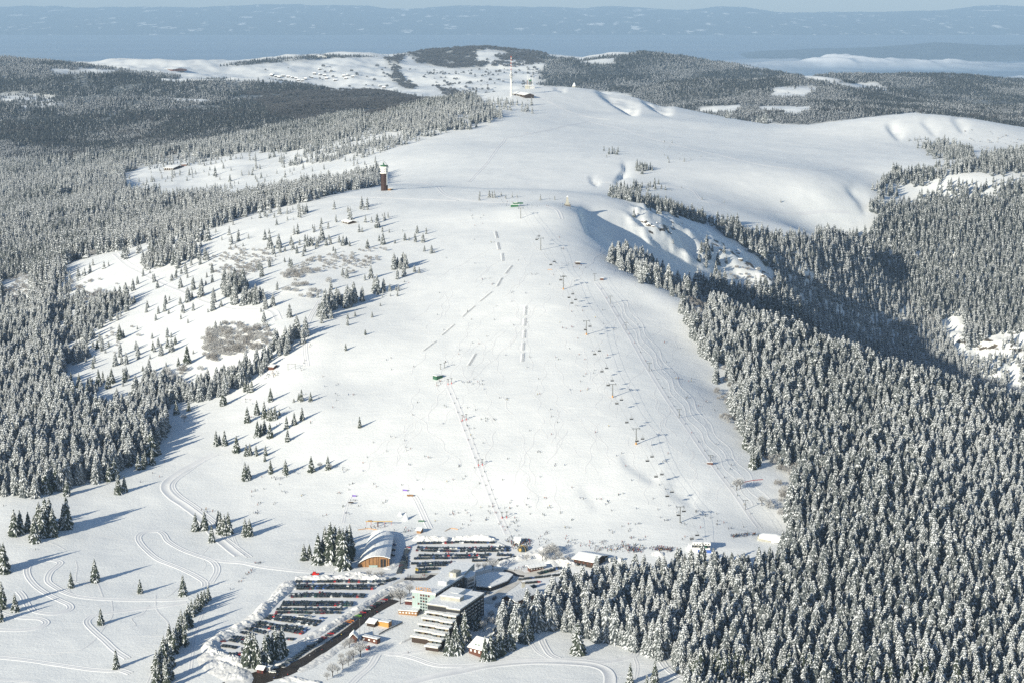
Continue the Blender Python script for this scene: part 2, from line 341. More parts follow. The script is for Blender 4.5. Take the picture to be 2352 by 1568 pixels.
# (polygon, density 0..1, size factor, kind: 0 spruce 1 frosted broadleaf, Ymin, Ymax)  later ones win
REG = [
    # west woods
    ([(-900,128),(-100,130),(0,135),(120,146),(240,158),(380,190),(500,186),(640,190),(780,212),(900,214),(1040,240),(860,268),(640,345),(560,352),(380,372),(280,398),(288,446),(430,464),(600,456),(700,436),(870,404),(882,412),(760,444),(600,482),(470,510),(380,545),(290,572),(200,592),(140,612),(150,660),(110,740),(140,830),(160,900),(200,960),(370,955),(390,985),(350,1035),(250,1095),(110,1135),(0,1142),(-900,1180)], 1, 1, 0, 0, 99999),
    ([(330,150),(560,152),(720,132),(930,128),(900,214),(780,214),(640,190),(500,186),(420,180),(330,168)], .0, 1, 0, 9500, 99999),
    ([(-900,128),(0,134),(110,142),(240,156),(300,168),(420,180),(330,185),(-900,200)], 1, 1, 0, 9000, 99999),
    ([(500,153),(640,134),(760,128),(900,130),(960,122),(960,128),(760,134),(640,143),(560,150)], .9, .8, 0, 11000, 99999),
    # openings in the west woods
    ([(110,158),(160,158),(175,172),(120,168)], 0, 1, 0, 0, 99999), ([(168,154),(275,162),(252,174),(180,170)], 0, 1, 0, 0, 99999),
    ([(392,226),(482,228),(474,238),(398,236)], 0, 1, 0, 0, 99999), ([(0,216),(120,218),(140,240),(70,252),(0,240)], .35, .8, 0, 0, 99999),
    ([(0,800),(40,785),(40,815),(0,830)], 0, 1, 0, 0, 99999),
    ([(560,215),(900,205),(1040,240),(860,268),(700,285),(620,260)], 1, .8, 1, 0, 9000),
    # bands on the long ridge
    ([(600,330),(680,300),(760,300),(900,262),(960,235),(1080,222),(1170,262),(1100,290),(1000,310),(900,345),(800,372),(720,395),(640,360),(580,372)], .42, .8, 0, 3500, 5200),
    ([(700,320),(860,280),(960,262),(1000,290),(870,320),(760,345),(620,360),(600,345)], .8, .85, 0, 3500, 5200),
    ([(1120,232),(1230,232),(1230,262),(1140,268)], .16, .7, 0, 3500, 5200),
    ([(640,352),(720,330),(880,302),(1030,305),(900,345),(760,385),(640,392)], .22, .7, 0, 3300, 4700),
    ([(290,400),(400,375),(640,345),(660,356),(560,372),(420,392),(330,405)], .12, .6, 0, 3300, 5200),
    ([(290,405),(330,392),(560,375),(640,392),(700,378),(860,366),(872,400),(700,434),(600,446),(430,456),(330,440)], .03, .6, 0, 3300, 5200),
    # scattered trees on the west flank
    ([(150,640),(290,580),(420,540),(600,490),(860,470),(1000,540),(940,600),(930,660),(860,720),(700,790),(640,850),(520,900),(380,960),(210,960),(150,900),(140,820),(110,745)], .062, .55, 0, 1700, 3400),
    ([(280,590),(380,560),(420,545),(470,545),(480,600),(420,610),(330,620)], .5, .8, 0, 1700, 3400),
    ([(550,555),(640,540),(640,600),(560,640)], .18, .6, 0, 1700, 3400),
    ([(640,540),(730,530),(760,560),(700,585)], .2, .55, 0, 1700, 3400),
    ([(130,650),(200,640),(300,650),(300,700),(230,760),(180,830),(140,840),(110,740)], .32, .75, 0, 1700, 3400),
    ([(160,650),(250,640),(300,655),(280,690),(200,700)], .55, .6, 1, 1700, 3400),
    ([(0,640),(60,630),(80,690),(0,720)], .45, .6, 1, 1700, 3400), ([(230,770),(300,740),(330,790),(260,830)], .25, .5, 1, 1700, 3400), ([(480,590),(600,560),(640,600),(560,640),(500,630)], .3, .5, 1, 1700, 3400),
    ([(490,660),(560,655),(600,680),(600,705),(540,700)], .7, .8, 0, 1700, 3400),
    ([(640,640),(700,600),(760,600),(820,620),(760,650),(720,690),(650,700)], .42, .7, 1, 1700, 3400),
    ([(690,590),(880,570),(900,600),(800,640),(720,620)], .28, .5, 1, 1700, 3400),
    ([(460,775),(540,740),(600,750),(620,790),(560,830),(500,850),(470,810)], .5, .85, 1, 1700, 3400),
    ([(330,860),(430,850),(560,850),(540,880),(420,920),(350,900)], .5, .8, 1, 1700, 3400),
    ([(250,930),(330,880),(430,900),(560,855),(640,790),(700,755),(720,775),(610,850),(520,905),(420,945),(360,965),(250,960)], .5, .85, 0, 1700, 3400),
    ([(730,730),(760,690),(830,660),(870,620),(930,598),(935,640),(900,690),(840,730),(770,750)], .6, .85, 0, 1700, 3400),
    ([(730,735),(935,650),(990,560),(1000,560),(960,640),(900,715),(800,770),(740,780)], .12, .35, 0, 1700, 3400),
    # forest band below the tower ridge, behind
    ([(300,560),(450,500),(600,470),(700,450),(830,425),(868,410),(868,425),(760,448),(620,480),(500,520),(400,545)], .95, .9, 0, 2700, 3800),
    ([(900,430),(1000,432),(1000,440),(900,440)], .0, .3, 0, 2500, 3500),
    # top edge
    ([(1100,448),(1220,452),(1400,456),(1400,466),(1250,462),(1100,460)], .12, .35, 0, 2600, 3400),
    ([(1400,458),(1490,460),(1560,485),(1700,520),(1720,548),(1640,520),(1560,500),(1480,486),(1400,468)], .8, .7, 0, 2900, 3500),
    ([(1400,440),(1480,425),(1500,445),(1440,465),(1400,464)], .22, .6, 0, 2900, 3500),
    ([(1460,385),(1500,385),(1500,402),(1465,402)], .4, .6, 0, 3000, 4500), ([(1390,345),(1420,345),(1420,360),(1390,360)], .15, .5, 0, 3000, 4700),
    ([(1470,405),(1570,405),(1570,440),(1480,440)], .05, .5, 0, 3000, 4500),
    ([(1500,280),(1700,420),(1960,500),(1700,500),(1500,420)], .006, .35, 0, 3000, 4700),
    ([(1180,225),(1230,230),(1225,260),(1190,262)], .1, .6, 0, 3000, 5200),
    # bowl
    ([(1392,590),(1430,592),(1490,608),(1570,632),(1640,662),(1700,692),(1760,690),(1800,640),(1840,640),(1900,760),(2000,830),(2150,890),(2352,940),(3200,1250),(3200,2100),(1640,2100),(1576,1568),(1530,1520),(1400,1480),(1230,1450),(1190,1470),(1140,1484),(1132,1466),(1180,1446),(1222,1424),(1255,1390),(1330,1348),(1450,1325),(1600,1316),(1730,1306),(1800,1280),(1812,1200),(1770,1140),(1740,1060),(1710,1030),(1670,980),(1650,900),(1620,820),(1580,760),(1560,700),(1490,650),(1400,605)], 1, 1, 0, 0, 2650),
    ([(1640,520),(1720,548),(1960,545),(1980,545),(2020,510),(2000,440),(2070,400),(2130,385),(2260,375),(2352,372),(3200,372),(3200,1300),(2352,950),(2150,895),(1900,800),(1800,690),(1780,640),(1740,590),(1690,560)], 1, .95, 0, 2600, 4300),
    ([(2100,330),(2190,330),(2230,350),(2240,372),(2140,362)], .5, .7, 0, 3000, 5000), ([(2250,372),(2280,352),(2352,345),(3200,345),(3200,380),(2352,380)], .5, .8, 0, 3000, 5000),
    ([(2200,290),(2352,320),(2352,350),(2230,345)], .08, .35, 1, 3000, 5000),
    ([(2090,318),(2160,322),(2150,330),(2090,326)], .3, .35, 0, 3000, 5000),
    ([(2070,400),(2130,385),(2200,390),(2140,400),(2110,420),(2090,425)], .25, .7, 0, 3000, 5000),
    ([(2000,440),(2100,400),(2352,395),(2600,395),(2600,450),(2352,455),(2200,470),(2010,490)], .42, .75, 0, 3000, 5000),
    ([(2120,415),(2210,405),(2200,435),(2130,432)], .1, .6, 0, 3000, 5000), ([(2240,410),(2352,405),(2352,425),(2280,440)], .1, .7, 0, 3000, 5000),
    ([(1980,545),(2010,510),(1990,470),(2040,440),(2000,540)], .3, .7, 0, 3000, 5000), ([(1380,520),(1480,500),(1560,530),(1600,560),(1500,560)], .03, .5, 0, 2600, 3100),
    ([(1560,545),(1680,580),(1740,620),(1770,650),(1700,655),(1600,600)], .3, .6, 1, 2600, 3100), ([(1590,590),(1640,560),(1690,600),(1650,640)], .25, .8, 0, 2600, 3100),
    ([(1500,655),(1560,668),(1600,700),(1570,715)], .5, .6, 0, 1500, 2650), ([(1580,690),(1640,700),(1620,735),(1585,740)], .6, .6, 1, 1500, 2650),
    ([(1640,830),(1670,850),(1690,960),(1710,1020),(1690,1020),(1650,930)], .5, .55, 1, 1500, 2650), ([(1690,1050),(1770,1060),(1810,1110),(1790,1180),(1730,1120)], .0, .6, 1, 1500, 2650),
    ([(1720,1120),(1800,1110),(1810,1180),(1770,1190)], .8, .7, 1, 1500, 2650), ([(1680,1070),(1705,1070),(1710,1130),(1690,1130)], .6, .8, 1, 1500, 2650),
    ([(1590,655),(1640,645),(1700,668),(1790,658),(1850,690),(1920,830),(1700,780),(1560,720),(1500,660)], 1, 1, 0, 2450, 3150),
    ([(1850,690),(2100,720),(2300,860),(2352,930),(2200,880),(2000,790)], .95, .8, 0, 2600, 3500),
    ([(2160,735),(2205,725),(2225,815),(2195,815)], .0, 1, 0, 2600, 3500), ([(2215,800),(2290,765),(2420,770),(2420,900),(2300,880),(2230,850)], .34, .7, 0, 2600, 3500), ([(2310,860),(2352,850),(2352,920),(2320,900)], .1, .7, 0, 2600, 3500),
    ([(1830,690),(1860,690),(1860,710),(1835,715)], .1, 1, 0, 2600, 3500),
    # hills behind
    ([(890,135),(930,128),(915,150),(925,180),(960,205),(930,205),(900,180),(885,160)], .75, .8, 1, 9000, 99999),
    ([(940,125),(1000,112),(1110,106),(1120,110),(1085,122),(1120,135),(1110,165),(1060,160),(1000,152),(960,145)], .85, .8, 1, 9000, 99999),
    ([(1110,106),(1180,115),(1260,122),(1250,140),(1150,138),(1120,112)], .7, .8, 1, 9000, 99999),
    ([(1090,128),(1120,124),(1115,145),(1090,142)], 0, 1, 0, 9000, 99999), ([(1110,112),(1150,118),(1180,125),(1130,128)], 0, 1, 0, 9000, 99999),
    ([(1130,145),(1250,138),(1250,145),(1200,152),(1130,155)], .4, .8, 1, 9000, 99999),
    ([(1230,125),(1330,140),(1400,130),(1480,121),(1560,130),(1700,152),(1850,180),(1850,260),(1520,260),(1440,215),(1300,200),(1220,196),(1225,182),(1250,160),(1258,150),(1240,140)], 1, .9, 0, 6000, 99999),
    ([(1335,141),(1400,133),(1420,134),(1405,150),(1340,146)], .02, 1, 0, 9000, 99999), ([(1225,186),(1260,182),(1250,196),(1215,197)], 0, 1, 0, 9000, 99999),
    ([(1020,158),(1150,160),(1050,170),(1000,180)], .12, .8, 1, 9000, 99999), ([(1134,195),(1170,188),(1180,205),(1134,210)], .9, .8, 1, 6000, 99999), ([(1000,200),(1050,205),(1060,225),(1030,228)], .5, .8, 1, 6000, 99999), ([(1092,168),(1118,168),(1115,182),(1095,182)], .7, .8, 1, 6000, 99999),
    ([(560,155),(900,150),(900,205),(650,195)], .012, .9, 1, 9000, 99999), ([(940,160),(1250,150),(1230,195),(1100,225),(1000,200)], .03, .8, 1, 9000, 99999),
    ([(1540,270),(1580,240),(1700,200),(1830,178),(1900,190),(2000,178),(2150,200),(2352,235),(3200,320),(3200,345),(2352,302),(2230,272),(2100,258),(1850,286),(1560,276)], 1, .9, 0, 5900, 99999),
    ([(1766,222),(1780,200),(1872,197),(1882,206),(1845,226),(1800,226)], .01, 1, 0, 5000, 99999), ([(1600,262),(1606,246),(1706,240),(1696,258),(1645,260)], 0, 1, 0, 5000, 99999), ([(1744,244),(1872,244),(1856,256),(1820,265),(1790,258),(1746,257)], 0, 1, 0, 5000, 99999),
    ([(1648,283),(1670,262),(1684,260),(1680,275)], .05, 1, 0, 5000, 99999), ([(1728,287),(1760,272),(1780,275),(1760,287)], .05, 1, 0, 5000, 99999),
    ([(1892,188),(1960,192),(2012,189),(2046,208),(2044,218),(1980,210),(1935,205)], .01, 1, 0, 8500, 99999), ([(1980,202),(2040,210),(2060,216),(1990,212)], .9, 1, 0, 8500, 99999),
    ([(1860,186),(1900,160),(3000,150),(3000,300),(2352,240),(2110,204),(2050,200),(1980,180)], 1, .8, 0, 10100, 99999),
    ([(2052,165),(3000,150),(3000,300),(2352,255),(2110,216),(2056,208)], 1, .8, 0, 8400, 99999),
]
def regions(u, v, Y):
    den = np.zeros(u.shape); siz = np.ones(u.shape); kind = np.zeros(u.shape, int)
    for poly, d, s, k, y0, y1 in REG:
        m = inside(u, v, poly) & (Y > y0) & (Y < y1)
        den[m] = d; siz[m] = s; kind[m] = k
    return den, siz, kind

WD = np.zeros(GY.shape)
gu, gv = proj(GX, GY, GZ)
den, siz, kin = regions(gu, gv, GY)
WD = np.clip(den - .35, 0, .65) / .65 * np.clip((GY - 3600) / 2500, 0, 1)  # far forest ground darkened: shade between trees and undergrowth put into its colour
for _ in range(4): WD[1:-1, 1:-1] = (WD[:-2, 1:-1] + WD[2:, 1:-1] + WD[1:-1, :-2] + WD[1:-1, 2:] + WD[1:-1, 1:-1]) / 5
RK = np.zeros(GY.shape)
for pl, w_ in [([(1470,500),(1500,530),(1560,520)], 25), ([(1640,560),(1700,590),(1770,640)], 22), ([(2210,790),(2290,790),(2352,800),(2352,860)], 45), ([(2090,770),(2110,830)], 25), ([(1840,700),(1850,710)], 10)]:
    RK = np.maximum(RK, np.exp(-(seg_dist(gu, gv, pl) / w_)**2) * (GY > 2550) * (GY < 3450))
blend = np.clip((GY - 14300) / 2400, 0, 1)
GZ2 = GZ * (1 - blend) + (-1075) * blend
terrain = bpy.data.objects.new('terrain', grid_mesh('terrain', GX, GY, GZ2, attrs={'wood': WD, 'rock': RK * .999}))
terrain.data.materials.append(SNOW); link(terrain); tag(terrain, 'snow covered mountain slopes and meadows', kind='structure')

# far lowland under a lid of mist, and the range beyond it
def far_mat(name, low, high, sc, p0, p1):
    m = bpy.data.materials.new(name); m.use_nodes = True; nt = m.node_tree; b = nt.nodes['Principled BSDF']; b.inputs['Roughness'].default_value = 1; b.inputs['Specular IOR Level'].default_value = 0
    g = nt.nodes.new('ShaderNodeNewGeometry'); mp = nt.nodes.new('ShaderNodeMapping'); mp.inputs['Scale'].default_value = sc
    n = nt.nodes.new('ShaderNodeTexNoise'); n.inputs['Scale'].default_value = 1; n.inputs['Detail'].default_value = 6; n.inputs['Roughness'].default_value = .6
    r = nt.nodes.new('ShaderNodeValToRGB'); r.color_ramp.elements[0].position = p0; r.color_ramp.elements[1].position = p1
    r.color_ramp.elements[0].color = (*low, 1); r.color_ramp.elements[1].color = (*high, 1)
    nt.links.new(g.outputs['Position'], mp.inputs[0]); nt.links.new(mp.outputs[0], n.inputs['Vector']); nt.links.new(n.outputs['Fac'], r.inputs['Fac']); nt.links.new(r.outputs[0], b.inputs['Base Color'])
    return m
xs = np.linspace(-60000, 60000, 161); yy = np.linspace(14000, 100000, 121)
PX, PY = np.meshgrid(xs, yy)
plain = bpy.data.objects.new('plain', grid_mesh('plain', PX, PY, np.full(PX.shape, -1060.) + 8*fbm(PX/3000, PY/3000, 3, 40)))
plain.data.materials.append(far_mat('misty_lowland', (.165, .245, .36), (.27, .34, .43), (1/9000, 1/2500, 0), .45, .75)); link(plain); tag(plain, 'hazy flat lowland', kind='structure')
ua = np.linspace(-.42, .42, 900); yv = np.linspace(66000, 96000, 110)
VA, VY = np.meshgrid(ua, yv); VX = VA * VY
cu = CX + VA * F * CP
crest_u = [-400, 0, 60, 160, 250, 400, 560, 700, 850, 1000, 1130, 1290, 1400, 1540, 1650, 1800, 1950, 2100, 2352, 2800]
crest_v = [14, 14, 15, 10, 17, 14, 15, 10, 17, 18, 11, 16, 14, 20, 18, 24, 23, 22, 13, 14]
cv = np.interp(cu, crest_u, crest_v) + fbm(VX/2300, 0*VX, 5, 50) * 8
topz = CAM_H - (cv + 24.5) / 4405 * VY
prof = np.clip((VY - 66000) / 16000, 0, 1); prof = prof**.8 * np.clip((96000 - VY) / 12000, 0, 1)**.5
VZ = -1080 + (topz + 1080) * np.clip(prof, 0, 1) * (1 - .25 * np.abs(fbm(VX/3500, VY/3500, 5, 60)) * (prof < .995) ) 
vosges = bpy.data.objects.new('mountains', grid_mesh('mountains', VX, VY, VZ))
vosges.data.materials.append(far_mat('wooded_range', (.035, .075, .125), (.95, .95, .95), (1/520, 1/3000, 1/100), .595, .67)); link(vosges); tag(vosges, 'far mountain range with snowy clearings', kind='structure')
# ridge in the lowland on the right
ra = np.linspace(.06, .40, 300); ry = np.linspace(42000, 50000, 40)
RA, RY = np.meshgrid(ra, ry); RX = RA * RY; ru = CX + RA * F * CP
rv = np.interp(ru, [1300, 1700, 1840, 2040, 2120, 2250, 2352, 2700], [150, 122, 113, 103, 98, 102, 104, 110]) + fbm(RX/900, 0*RX, 4, 70) * 4
rz = CAM_H - (rv + 24.5) / 4405 * 46000
RZ = -1080 + (rz + 1080) * np.clip(1 - ((RY - 46000) / 4000)**2, 0, 1)**.7
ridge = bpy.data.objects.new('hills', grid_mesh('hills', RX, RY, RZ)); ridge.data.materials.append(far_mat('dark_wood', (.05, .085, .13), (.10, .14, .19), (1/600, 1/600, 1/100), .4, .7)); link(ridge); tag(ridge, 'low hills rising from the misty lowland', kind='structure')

# haze
me = bpy.data.meshes.new('haze'); bm = bmesh.new()
bmesh.ops.create_cube(bm, size=1)
for v_ in bm.verts: v_.co = ((v_.co.x) * 130000, 49000 + v_.co.y * 101000 , (-1095 + 497) / 2 + v_.co.z * (497 + 1095))
bm.to_mesh(me); bm.free()
haze = bpy.data.objects.new('haze', me); link(haze); tag(haze, 'blue winter haze', kind='stuff')
hm = bpy.data.materials.new('haze'); hm.use_nodes = True; hn = hm.node_tree; hn.nodes.remove(hn.nodes['Principled BSDF'])
pv = hn.nodes.new('ShaderNodeVolumePrincipled'); pv.inputs['Density'].default_value = 2.4e-5; pv.inputs['Color'].default_value = (.52, .74, 1.0, 1); pv.inputs['Anisotropy'].default_value = 0
hn.links.new(pv.outputs[0], hn.nodes['Material Output'].inputs['Volume']); me.materials.append(hm)
print('land', round(time.time()-T0, 1))
# ------------------------------------------------------------------ tree shapes
FOL = mat('spruce_needles', (.026, .034, .032), .85, col2=(.20, .22, .225), noise=.2, nscale=.9)
RIME = mat('rimed_snow', (.80, .81, .82), .65, col2=(.44, .46, .475), noise=.2, nscale=.9)
SOLOF = mat('green_needles', (.018, .027, .017), .85, col2=(.075, .09, .07), noise=.16, nscale=.9)
BARK = mat('bark', (.055, .042, .034), .9)
TWIG = mat('frosted_twigs', (.25, .245, .24), .8, col2=(.60, .60, .60), noise=.2, nscale=.5)
TWIGB = mat('brown_twigs', (.15, .135, .125), .85, col2=(.42, .41, .40), noise=.2, nscale=.5)
TWIGD = mat('dark_twigs', (.035, .035, .042), .85, col2=(.14, .145, .155), noise=.18, nscale=.5)
FARF = mat('far_needles', (.022, .028, .036), .85, col2=(.11, .125, .145), noise=.16, nscale=.35)
def mesh_from(name, V, Fc, mats, idx, smooth=False):
    me = bpy.data.meshes.new(name); me.from_pydata(V, [], Fc)
    for m in mats: me.materials.append(m)
    me.polygons.foreach_set('material_index', np.array(idx, dtype=np.int32))
    if smooth: me.polygons.foreach_set('use_smooth', np.ones(len(Fc), bool))
    me.update(); return me
def spruce_crown(name, h=22, rad=3.1, rows=17, nb=9, snow=.8, seed=0, z0=1.2, fol=None, rime=None, prof=.82, sw=1.0):
    r = random.Random(seed); V = []; Fc = []; I = []
    def add(pts, faces, mi):
        b = len(V); V.extend(pts)
        for f in faces: Fc.append([b + k for k in f]); I.append(mi)
    # dense inner core
    n = 7; pts = [(0, 0, h*.97)]
    for k in range(n): a = 2*math.pi*k/n; pts.append((math.cos(a)*rad*.40, math.sin(a)*rad*.40, z0+.5))
    add(pts, [(0, 1+k, 1+(k+1) % n) for k in range(n)], 0)
    for i in range(rows):
        t = (i + .3*r.random()) / rows
        z = z0 + (h - z0) * (t**.93)
        rr = rad * (1 - t)**prof * (.86 + .28*r.random()) + .22
        nn = max(4, int(nb * (1 - .5*t)))
        off = r.random() * 6.28
        for k in range(nn):
            a = off + 2*math.pi*(k + .35*(r.random()-.5)) / nn
            L = rr * (.72 + .5*r.random()); wdt = (.26*L + .30) * (.8 + .5*r.random()); dr = L * (.42 + .25*r.random()) + .1
            ca, sa = math.cos(a), math.sin(a)
            def P(d, s, zz): return (ca*d - sa*s, sa*d + ca*s, z + zz)
            # drooping needle fan
            A = P(.05, 0, .25); B = P(L*.55, wdt, -dr*.62); Cc = P(L*.55, -wdt, -dr*.62); D = P(L*.6, 0, -dr*.22); E = P(L, 0, -dr); G = P(L*.75, 0, -dr*1.45)
            add([A, B, Cc, D, E, G], [(0, 1, 3), (0, 3, 2), (3, 1, 4), (3, 4, 2), (1, 5, 4), (4, 5, 2)], 0)
            if r.random() < snow:
                ws = wdt * sw * (.42 + .45*r.random()); up = .14 + .06*L
                a0 = P(.15*L, 0, .22+up*.5); b0 = P(L*.58, ws, -dr*.40+up*.2); c0 = P(L*.58, -ws, -dr*.40+up*.2); d0 = P(L*.6, 0, -dr*.22+up); e0 = P(L*1.02, 0, -dr*.92)
                add([a0, b0, c0, d0, e0], [(0, 1, 3), (0, 3, 2), (3, 1, 4), (3, 4, 2)], 1)
    # leader
    add([(.12, 0, h-1.2), (-.06, .1, h-1.2), (-.06, -.1, h-1.2), (0, 0, h+.4)], [(0, 1, 3), (1, 2, 3), (2, 0, 3)], 1 if snow > .5 else 0)
    return mesh_from(name, V, Fc, [fol or FOL, rime or RIME], I)
def trunk_mesh(name, h=20, r0=.28, seed=0):
    V = []; Fc = []; n = 6
    hs = [-.6, 2.5, h*.5, h*.93]; rs = [r0*1.25, r0, r0*.6, .04]
    for z, rr in zip(hs, rs):
        for k in range(n): a = 6.283*k/n; V.append((math.cos(a)*rr, math.sin(a)*rr, z))
    for i in range(3):
        for k in range(n): Fc.append((i*n+k, i*n+(k+1) % n, (i+1)*n+(k+1) % n, (i+1)*n+k))
    return mesh_from(name, V, Fc, [BARK], [0]*len(Fc), True)
def bush_mesh(name, h=6, w=5, n=420, seed=0, m=None, low=.15, thin=.07):
    """rounded crown of fine frosted twigs"""
    r = random.Random(seed); V = []; Fc = []
    for k in range(n):
        th = r.random()*6.283; ph = math.acos(1 - 1.3*r.random()); q = .35 + .65*r.random()**.6
        dx, dy, dz = math.sin(ph)*math.cos(th), math.sin(ph)*math.sin(th), math.cos(ph)
        p = Vector((dx*w*.5*q, dy*w*.5*q, h*(low + (1-low)*(.45 + .55*dz)*q)))
        d = Vector((dx*.7, dy*.7, .55+r.random()*.6)).normalized() * (.10+.12*r.random()) * h
        s = Vector((r.random()-.5, r.random()-.5, r.random()-.5)).normalized() * thin * (.6+.8*r.random()) * w * .5
        b = len(V); V.extend([tuple(p - s), tuple(p + s), tuple(p + d)]); Fc.append((b, b+1, b+2))
    return mesh_from(name, V, Fc, [m or TWIG], [0]*len(Fc))
def bare_trunk(name, h=7, seed=0, m=None, forks=7):
    r = random.Random(seed); V = []; Fc = []
    def limb(p, q, r0, r1):
        d = (q - p).normalized(); s = d.orthogonal().normalized(); t = d.cross(s); b = len(V)
        for c, rr in ((p, r0), (q, r1)):
            for k in range(4): a = 1.5708*k; V.append(tuple(c + s*math.cos(a)*rr + t*math.sin(a)*rr))
        for k in range(4): Fc.append((b+k, b+(k+1) % 4, b+4+(k+1) % 4, b+4+k))
    p0 = Vector((0, 0, -.4)); p1 = Vector((r.uniform(-.2, .2), r.uniform(-.2, .2), h*.4)); limb(p0, p1, .035*h, .022*h)
    for k in range(forks):
        a = 6.283*k/forks + r.random(); st = p0.lerp(p1, .6 + .4*r.random())
        q = st + Vector((math.cos(a)*h*.2, math.sin(a)*h*.2, h*(.22+.2*r.random()))); limb(st, q, .014*h, .008*h)
        for j in range(2):
            q2 = q + Vector((math.cos(a+j-.5)*h*.12, math.sin(a+j-.5)*h*.12, h*.15)); limb(q, q2, .008*h, .003*h)
    return mesh_from(name, V, Fc, [m or BARK], [0]*len(Fc))

DARKF = mat('dark_needles', (.014, .020, .024), .85, col2=(.055, .065, .075), noise=.16, nscale=.6)
RIMEG = mat('grey_rime', (.66, .67, .66), .7, col2=(.22, .24, .23), noise=.17, nscale=.6)
CROWNS = [spruce_crown('spruce_crown', 22, 4.9+.4*math.sin(k*2.1), 20, 13, .62, k, prof=.88, fol=SOLOF, sw=.8) for k in range(6)]
TRUNKS = [trunk_mesh('spruce_trunk', 20, .3)]
# forest shapes: 0-3 well frosted, 4-6 darker
FOREST_NEAR = [spruce_crown('spruce_near', 22, 4.6+.6*math.sin(k*2.1), 17, 14, .85 if k < 4 else .5, 20+k, prof=.62, z0=2, sw=.75) for k in range(7)]
FOREST_MID = [spruce_crown('spruce_mid', 22, 4.3+.6*math.sin(k*1.7), 11, 9, .85 if k < 4 else .45, 30+k, prof=.7) for k in range(7)]
FOREST_LOW = [spruce_crown('spruce_low', 12, 3.6+.4*math.sin(k*1.7), 6, 6, .46 if k < 4 else .1, 60+k, fol=FARF if k < 4 else DARKF, rime=RIME if k < 4 else RIMEG, prof=.75) for k in range(7)]
BUSHES = [bush_mesh('bush', 8, 9, 420, 80+k, TWIG if k % 3 else TWIGB, thin=.055) for k in range(4)] + [bush_mesh('far_broadleaf', 10, 11, 260, 90+k, TWIGD, thin=.12) for k in range(3)]
def proto(me): return bpy.data.objects.new('source_' + me.name, me)
def variant_tree(crown, col_name):
    return proto(crown)

# one object made of many scattered plants (points carrying size, turn and which shape)
def scatter(name, pts, size, which, shapes, label, cat):
    me = bpy.data.meshes.new(name); n = len(pts)
    me.vertices.add(n); me.vertices.foreach_set('co', np.asarray(pts, np.float32).ravel())
    for k, v, t in (('size', size, 'FLOAT'), ('turn', rng.random(n)*6.283, 'FLOAT'), ('which', which, 'INT')):
        a = me.attributes.new(k, t, 'POINT'); a.data.foreach_set('value', np.asarray(v, np.int32 if t == 'INT' else np.float32))
    o = bpy.data.objects.new(name, me); link(o); tag(o, label, cat, kind='stuff')
    g = bpy.data.node_groups.new(name, 'GeometryNodeTree')
    g.interface.new_socket('Geometry', in_out='INPUT', socket_type='NodeSocketGeometry'); g.interface.new_socket('Geometry', in_out='OUTPUT', socket_type='NodeSocketGeometry')
    N = g.nodes.new; L = g.links.new
    gi = N('NodeGroupInput'); go = N('NodeGroupOutput'); ip = N('GeometryNodeInstanceOnPoints'); gi_ = N('GeometryNodeGeometryToInstance')
    m2p = N('GeometryNodeMeshToPoints'); L(gi.outputs[0], m2p.inputs['Mesh'])
    for me_ in reversed(shapes):
        oi = N('GeometryNodeObjectInfo'); oi.inputs['Object'].default_value = proto(me_); L(oi.outputs['Geometry'], gi_.inputs[0])
    def attr(nm, t):
        a = N('GeometryNodeInputNamedAttribute'); a.data_type = t; a.inputs['Name'].default_value = nm; return a.outputs['Attribute']
    cz = N('ShaderNodeCombineXYZ'); L(attr('turn', 'FLOAT'), cz.inputs[2])
    L(m2p.outputs[0], ip.inputs['Points']); L(gi_.outputs[0], ip.inputs['Instance']); ip.inputs['Pick Instance'].default_value = True
    L(attr('which', 'INT'), ip.inputs['Instance Index']); L(cz.outputs[0], ip.inputs['Rotation']); L(attr('size', 'FLOAT'), ip.inputs['Scale'])
    L(ip.outputs[0], go.inputs[0])
    md = o.modifiers.new('plants', 'NODES'); md.node_group = g
    return o

# ------------------------------------------------------------------ where the forest trees stand
def candidates():
    out = []
    bands = [(1100, 2700, 7.3), (2700, 4300, 7.6), (4300, 6500, 8.5), (6500, 9000, 12.), (9000, 16000, 15.)]
    for y0, y1, s in bands:
        nx = int(2*.33*y1 / s); ny = int((y1-y0) / s)
        gx, gy = np.meshgrid(np.arange(nx)*s - .33*y1, y0 + np.arange(ny)*s)
        gx = gx + (np.arange(ny) % 2)[:, None]*s*.5
        x = (gx + rng.uniform(-.42, .42, gx.shape)*s).ravel(); y = (gy + rng.uniform(-.42, .42, gx.shape)*s).ravel()
        m = (np.abs(x/y) < .33) & (np.abs(x/y) < np.where(y < 4600, .328, .305)); x = x[m]; y = y[m]
        out.append(np.stack([x, y, np.full(len(x), s)], 1))
    return np.concatenate(out)
cand = candidates()
cz_ = height(cand[:, 0], cand[:, 1])
cu_, cv_ = proj(cand[:, 0], cand[:, 1], cz_)
# break up straight outlines
wob = 6.0; fe = rng.normal(size=(2, len(cand))) * 2.2
cu_w = cu_ + fe[0]*np.clip(3000/cand[:, 1], .3, 1.3) + fbm(cand[:, 0]/45, cand[:, 1]/45, 3, 91) * wob * 2; cv_w = cv_ + fe[1]*np.clip(2600/cand[:, 1], .15, 1) + fbm(cand[:, 0]/45, cand[:, 1]/45, 3, 93) * wob * np.clip(3000/cand[:, 1], .15, 1)
cden, csiz, ckin = regions(cu_w, cv_w, cand[:, 1])
clump = fbm(cand[:, 0]/38, cand[:, 1]/38, 3, 77)
eff = np.where(cden > .85, cden, np.clip(cden * (1 + 3.2*clump), 0, 1))
